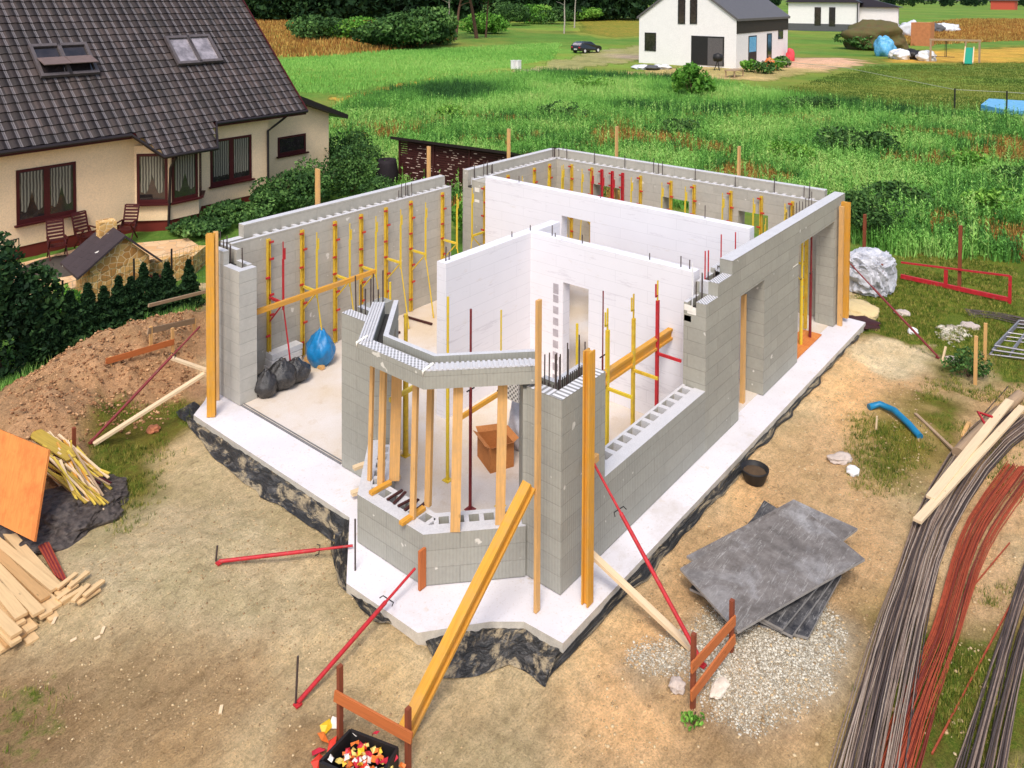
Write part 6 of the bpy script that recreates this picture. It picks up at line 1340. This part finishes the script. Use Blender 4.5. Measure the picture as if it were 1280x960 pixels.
solo(MB().tube([lift(ground_at(a, b), z_) for a, b, z_ in ((1086, 513, .06), (1100, 511, .1), (1118, 521, .12), (1136, 537, .09), (1150, 550, .05))], .065, 12), 'corrugated_pipe', [m_bluepipe], 'short curved blue pipe on the grass', 'pipe')
beam('stake', lift(ground_at(1095, 537), -.1), lift(ground_at(1096, 537), .28), .03, .03, m_woodpale, 'thin pale peg beside the blue pipe', 'peg')
for k, (a, z_) in enumerate((((1219, 480), 392+28), ((1231, 452), 404))): p = ground_at(*a); solo(MB().beam((p.x, p.y, p.z-.1), (p.x, p.y, ZT(p, z_)), .07, .05, (1, 0, 0)), 'stake', [m_wood], ('shorter', 'taller')[k]+' of two orange stakes beside the stacked metal frames', 'stake')
beam('stake', lift(ground_at(1178, 452), 0), lift(ground_at(1182, 450), .3), .04, .04, m_woodpale, 'small peg at the end of the dark red prop on the grass', 'peg')
# metal frames
def frame_stack():
    for k in range(3):
        z = .06+k*.07; c = [lift(G(*p), z) for p in ((1237+k*3, 446-k*2), (1270+k*2, 412-k), (1345, 418), (1335, 458))]; t = thing('metal_lattice', ('lowest', 'middle', 'topmost')[k]+' of the grey metal frames stacked at the right edge', 'frame', c[0], 'metal frames stacked at the right edge')
        for a, b in zip(c, c[1:]+c[:1]): MB().tube([a, b], .022, 6).build('rail', [m_galv], t)
        for f in (.25, .5, .75): MB().tube([c[0].lerp(c[3], f), c[1].lerp(c[2], f)], .014, 5).build('rung', [m_galv], t)
        MB().tube([c[0].lerp(c[1], .5), c[3].lerp(c[2], .5)], .014, 5).build('rung', [m_galv], t)
m_galv = plain('galvanised_steel', S(150, 146, 150), .45, .2, 8, .1, metallic=.4); frame_stack()
# red railing
t = thing('red_railing', 'bright red metal railing with two bays at the edge of the weeds', 'railing', ground_at(1180, 362)); A, Bm, Cc = G(1126, 350), G(1182, 362), G(1262, 380)
zs = [ZT(A, 328), ZT(Bm, 337), ZT(Cc, 345)]
MB().beam((A.x, A.y, zs[0]), (Cc.x, Cc.y, zs[2]), .05, .05).build('top_rail', [m_red], t); MB().beam((A.x, A.y, GZ+.12), (Cc.x, Cc.y, GZ+.12), .08, .12).build('bottom_rail', [m_red], t)
MB().beam((Bm.x, Bm.y, GZ), (Bm.x, Bm.y, zs[1]), .1, .06).build('post', [m_red], t); MB().beam((Cc.x, Cc.y, GZ), (Cc.x, Cc.y, zs[2]), .08, .06).build('post', [m_red], t)
beam('stake', lift(G(1199, 365), 0), Vector((G(1199, 365).x, G(1199, 365).y, ZT(G(1199, 365), 282))), .09, .09, m_woodpost, 'brown wooden post standing behind the red railing', 'post')
beam('stake', lift(G(1080, 330), 0), Vector((G(1080, 330).x, G(1080, 330).y, ZT(G(1080, 330), 268))), .09, .09, m_woodpost, 'brown wooden post behind the wrapped pile', 'post')
# wrapped pile
m_wrap = plain('crumpled_white_film', S(186, 186, 192), .3, .2, 5, 1., spec=.5, c2=S(214, 214, 220), det=7)
def wrapped():
    p = G(1088, 362); bm = bmesh.new(); bmesh.ops.create_icosphere(bm, subdivisions=5, radius=1)
    for v in bm.verts:
        c = v.co.copy(); s_ = Vector([math.copysign(abs(q)**.7, q) for q in c]); f = 1-abs(mnoise.noise(c*2.2))*.35+.10*abs(mnoise.noise(c*5))-.10*abs(mnoise.noise(c*11)); v.co = Vector((s_.x*.74*f, s_.y*.68*f, max(s_.z, -.7)*.70*f+.5))
    me = bpy.data.meshes.new('wrapped_pallet'); bm.to_mesh(me); bm.free(); me.materials.append(m_wrap); o = bpy.data.objects.new('wrapped_pallet', me); COL.objects.link(o); o.location = p; tag(o, 'heap wrapped in crumpled whitish film at the edge of the weeds', 'wrapped pallet')
wrapped()
beam('board', lift(ground_at(1056, 354), .35), lift(ground_at(1112, 368), .3), .04, .14, m_woodrust, 'reddish board leaning before the wrapped heap', 'board'); p = G(1102, 372); beam('stake', p, (p.x, p.y, ZT(p, 330)), .05, .05, m_woodpost, 'red-brown stake before the wrapped heap', 'stake')
# rubbish crate
cp = G(448, 948); t = thing('rubbish_crate', 'black crate full of colourful packaging rubbish', 'crate', cp)
q = [G(*a, GZ+.3) for a in ((400, 955), (438, 915), (497, 938), (468, 985))]
for v in q: v.z = GZ; mb = MB(); th = .02
for a, b in zip(q, q[1:]+q[:1]): mb.beam(lift(a, .16), lift(b, .16), .03, .34)
mb.prism([(v.x, v.y) for v in q], GZ, GZ+.03); mb.build('crate_shell', [m_blk], t); 
cols = [plain('rubbish_%d' % i, c, .5, .15, 9, .1) for i, c in enumerate((S(220, 60, 40), S(236, 190, 40), S(236, 226, 214), S(230, 120, 50), S(196, 40, 60), S(240, 214, 120)))]
r_ = random.Random(8); cc = sum(q, Vector())/4
for i in range(96):
    w4 = [r_.random() for _ in range(4)]; s_ = sum(w4); p = sum((q[k]*w4[k]/s_ for k in range(4)), Vector()); p = cc+(p-cc)*1.5; p.z = GZ+.18+r_.uniform(.0, .13)
    M = Matrix.Translation(p) @ Matrix.Rotation(r_.random()*6, 4, 'Z') @ Matrix.Rotation(r_.uniform(-.9, .9), 4, 'X'); a, b = r_.uniform(.02, .05), r_.uniform(.015, .035)
    MB().add([M @ Vector(v) for v in ((-a, -b, 0), (0, -b, .02), (a, -b, -.01), (a, b, .015), (0, b, -.01), (-a, b, .01), (0, 0, .025))], [(0, 1, 6), (1, 2, 6), (2, 3, 6), (3, 4, 6), (4, 5, 6), (5, 0, 6)]).build('wrapper', [r_.choice(cols)], t)
for k, (x, y, c) in enumerate(((408, 912, 1), (404, 926, 3), (399, 945, 4), (415, 935, 0), (420, 908, 2), (397, 958, 0))):
    p = ground_at(x, y); M = Matrix.Translation(lift(p, .03)) @ Matrix.Rotation(k*1.3, 4, 'Z') @ Matrix.Rotation(.4, 4, 'X'); a = .08
    solo(MB().add([M @ Vector(v) for v in ((-a, -.05, 0), (a, -.04, .02), (a, .05, .01), (-a*.8, .06, .03), (0, 0, .05))], [(0, 1, 4), (1, 2, 4), (2, 3, 4), (3, 0, 4)]), 'wrapper', [cols[c]], ('yellow wrapper above the crate on the sand', 'orange wrapper left of the crate', 'dark red wrapper at the lower left of the crate', 'red wrapper touching the crate', 'white lump beside the batter board stake', 'second red wrapper at the lower left of the crate')[k], 'wrapper')
# gloves / pliers on the stake
p = ground_at(513, 955); 
# cardboard box in the bay
bx = G(614, 578, 0); t = thing('cardboard_box', 'open cardboard box on the floor inside the bay', 'box', bx); c = [G(*a, 0) for a in ((597, 570), (613, 592), (642, 583), (628, 566))]
ctr = sum(c, Vector())/4; mb = MB()
for a, b in zip(c, c[1:]+c[:1]): mb.beam(lift(a, .22), lift(b, .22), .012, .44)
mb.prism([(v.x, v.y) for v in c], 0.01, .02); mb.build('box_body', [m_card], t)
for a, b in zip(c, c[1:]+c[:1]):
    n = ((a+b)/2-ctr).normalized(); mb = MB(); mb.add([lift(a, .44), lift(b, .44), lift(b+n*.1, .5), lift(a+n*.1, .5)], [(0, 1, 2, 3), (3, 2, 1, 0)]); 
    MB().add([lift(a, .44), lift(b, .44), lift(b+n*.1, .5), lift(a+n*.1, .5)], [(0, 1, 2, 3)]).build('flap', [m_card], t)
# bags
def bag(px, py, w_, h_, mat, label, seed=1, z=0, name='rubbish_bag'):
    p = G(px, py, z); bm = bmesh.new(); bmesh.ops.create_icosphere(bm, subdivisions=4, radius=1)
    for v in bm.verts:
        c = v.co.copy(); a = atan2(c.y, c.x); f = 1+.2*mnoise.noise(c*1.8+Vector((seed, 0, 0)))+.14*abs(mnoise.noise(c*4.5+Vector((seed, 0, 0))))-.06*abs(mnoise.noise(c*11+Vector((seed, 0, 0)))); t_ = (c.z+1)/2; r = f*(1-.55*max(0, t_-.55)/.45+.05*sin(a*9)*max(0, t_-.5)); v.co = Vector((c.x*r*w_/2, c.y*r*w_/2, max(0, t_*1.1-.1)*h_*(1+.1*mnoise.noise(c*3))))
    me = bpy.data.meshes.new(name); bm.to_mesh(me); bm.free(); me.materials.append(mat); me.polygons.foreach_set('use_smooth', np.ones(len(me.polygons), bool)); o = bpy.data.objects.new(name, me); COL.objects.link(o); o.location = p; return tag(o, label, 'bag')
bag(332, 494, .5, .55, m_blackpl, 'black rubbish bag in front, nearest the patched column', 3); bag(352, 484, .62, .62, m_blackpl, 'tall black rubbish bag in the middle of the three', 5); bag(369, 476, .6, .5, m_blackpl, 'rightmost of three black rubbish bags by the left wall', 7)
bag(401, 455, .62, .82, m_bluebag, 'big blue plastic bag leaning on the left wall', 9)
for k in range(3): p = G(330+k*2, 462, 0.0); solo(MB().box(p.x-.05, p.x+.75, p.y-.35+k*.04, p.y+.1, .02+k*.14, .14+k*.14), 'insulation_pack', [m_white], ('lowest', 'middle', 'topmost')[k]+' of the white slabs stacked behind the black bags', 'slab', 'white slabs behind the black bags')
beam('timber_offcut', G(382, 448, .05), G(404, 460, .05), .09, .07, m_wood, 'short squared timber under the blue bag prop', 'offcut'); beam('timber_offcut', G(344, 480, .05), G(360, 477, .05), .09, .07, m_wood, 'small wood pad in front of the black bags', 'offcut')
# white crinkled film + crate behind bay
bag(654, 560, .55, 1.2, m_wrap, 'crumpled white film standing behind the right bay planks', 12, name='plastic_film'); p = G(640, 560, 0)
q0 = O(634, 497, 0, 1.9); solo(MB().box(q0.x, q0.x+.3, q0.y-.25, q0.y+.15, 1.2, 1.62), 'plastic_crate', [stud_mat('crate_grid', S(214, 208, 200), S(96, 92, 88), 'dots', 12)], 'pale grid crate above the crumpled film inside the bay', 'crate')
# scattered bits on floor
for k, (a, b) in enumerate((((470, 425), (500, 415)), ((505, 395), (540, 405)), ((470, 412), (488, 410)))): beam('steel_part', G(*a, .04), G(*b, .04), .05, .04, m_dkbrown, ('dark bar lying on the floor by the bay column', 'dark bar lying beside the lone yellow prop', 'small dark clamp on the floor by the bay column')[k], 'bar')
# left piles -------------------------------------------------
m_ywoodd = wood('dull_yellow_timber', S(190, 160, 70), .35); m_clean = wood('clean_sawn_boards', S(226, 190, 140), .22); m_clean2 = wood('darker_sawn_boards', S(204, 160, 108), .25)
r_ = random.Random(12)
e0 = [(100, 752), (85, 770), (62, 788), (38, 806), (20, 818)]
pa, pb = G(96, 757), G(8, 826); da = (G(-10, 655)-G(96, 757)); da.z = 0; da.normalize(); side = (pb-pa); side.z = 0; wd_ = side.length; side.normalize(); cnt = 0
for lay_ in range(4):
    nb_ = 8-lay_
    for i in range(nb_):
        f = (i+.5)/nb_; st_ = pa+side*(wd_*f*(1-.05*lay_)+.03*lay_)+da*r_.uniform(-.12, .30)+Vector((0, 0, .06+lay_*.055)); dd = (da+side*r_.uniform(-.05, .05)).normalized(); en = st_+dd*r_.uniform(3.0, 3.8)
        beam('sawn_board', st_, en, r_.uniform(.12, .16), .04, r_.choice([m_clean, m_clean, m_clean2]), 'pale sawn board in the pile at the lower left', 'board', 'sawn boards piled at the lower left')
for k in range(9): p = lift(ground_at(70+r_.uniform(0, 38), 768+r_.uniform(-14, 10)), .04+r_.uniform(0, .12)); a = r_.uniform(-.6, .6); beam('wood_offcut', p, p+Vector((cos(a+.6)*.3, sin(a+.6)*.3, .02)), .07, .03, m_clean, 'short offcut at the end of the sawn board pile', 'offcut', 'offcuts at the end of the board pile')
for k, (x, y) in enumerate(((118, 812), (127, 807), (111, 758), (66, 792), (88, 812), (275, 893))): p = lift(ground_at(x, y), .02); beam('wood_chip', p, p+Vector((.07, .1*(k % 2)-.02, .01)), .04, .015, m_woodpale, 'pale wood chip on the ground below the board pile', 'wood chip', 'wood chips below the board pile')
# orange plywood leaning
A_, B_ = O(60, 560, 1, 4.9), None
lp_ = [G(46, 675, GZ+.35), G(-60, 640, GZ+.45)]
a = G(44, 677, GZ+.35); tp = (62, 562); b = G(62, 562, 1.05); c_ = b+(G(-40, 520, 1.05)-b).normalized()*1.6; d_ = a+(c_-b)
n_ = (b-a).cross(c_-a).normalized()*.02; mb = MB(); mb.add([a-n_, b-n_, c_-n_, d_-n_, a+n_, b+n_, c_+n_, d_+n_], [(0, 1, 2, 3), (7, 6, 5, 4), (4, 5, 1, 0), (5, 6, 2, 1), (6, 7, 3, 2), (7, 4, 0, 3)], [[(0, 0), (2, 0), (2, 1.5), (0, 1.5)]]*2+[[(0, 0), (1, 0), (1, .1), (0, .1)]]*4); solo(mb, 'plywood_sheet', [m_ply], 'orange plywood sheet leaning over the boards at the left edge', 'sheet')
# support under plywood: dark heap of plastic and bars
def heap():
    p = ground_at(78, 650); bm = bmesh.new(); bmesh.ops.create_icosphere(bm, subdivisions=5, radius=1)
    for v in bm.verts: c = v.co.copy(); f = 1+.3*mnoise.noise(c*2.3)+.14*abs(mnoise.noise(c*7)); v.co = Vector((c.x*.95*f, c.y*.8*f, max(c.z, -.2)*.32*f))
    me = bpy.data.meshes.new('plastic_heap'); bm.to_mesh(me); bm.free(); me.materials.append(m_film2); o = bpy.data.objects.new('plastic_heap', me); COL.objects.link(o); o.location = p; tag(o, 'dark heap of crumpled plastic under the yellow timbers', 'plastic heap')
m_film2 = plain('dark_crumpled_plastic', S(46, 38, 36), .35, .6, 12, .9, c2=S(120, 108, 100)); heap()
for k in range(78):
    f = r_.random(); s0_ = G(28+r_.uniform(0, 60), 530+r_.uniform(0, 45), GZ+.55); e_ = G(95+r_.uniform(0, 46), 600+r_.uniform(0, 46), GZ+.10); s0_ = s0_.lerp(e_, r_.uniform(0, .25)); s0_.z = GZ+.45+r_.uniform(0, .25); e_.z = GZ+.12+r_.uniform(0, .2)
    beam('timber_lath', s0_, e_, r_.choice((.02, .03, .04)), .02, r_.choice([m_ywood, m_ywood, m_ywoodd, m_woodor, m_woodpale, m_brown, m_woodold]), 'thin timber lath in the yellow tangle left of the sand', 'lath', 'laths in the yellow timber tangle')
solo(MB().add([G(60, 558, GZ+.78), G(112, 578, GZ+.55), G(100, 600, GZ+.5), G(50, 580, GZ+.7)], [(0, 1, 2, 3), (3, 2, 1, 0)]), 'yellow_panel', [m_ywood], 'small yellow formwork panel on the lath tangle', 'panel') if False else None
beam('yellow_board', G(36, 536, GZ+.72), G(92, 572, GZ+.6), .24, .02, m_ywoodd, 'yellow formwork panel lying on the lath tangle', 'panel')
beam('brace_board', lift(G(112, 575), .06), lift(G(99, 642), .10), .04, .04, m_woodpale, 'thin pale lath from the prop foot down to the plastic heap', 'lath'); beam('brace_board', lift(G(48, 600), .35), lift(G(99, 640), .1), .035, .03, m_woodpale, 'thin pale lath lying across the dark plastic heap', 'lath')
for k in range(7): beam('steel_rod', lift(ground_at(28+k*3, 655), .08), lift(ground_at(70+k*2.4, 735+k*2), .05), .022, .022, m_dkred if k % 2 else m_rust, 'dark red rod between the plywood and the board pile', 'rod', 'dark red rods beside the plywood')
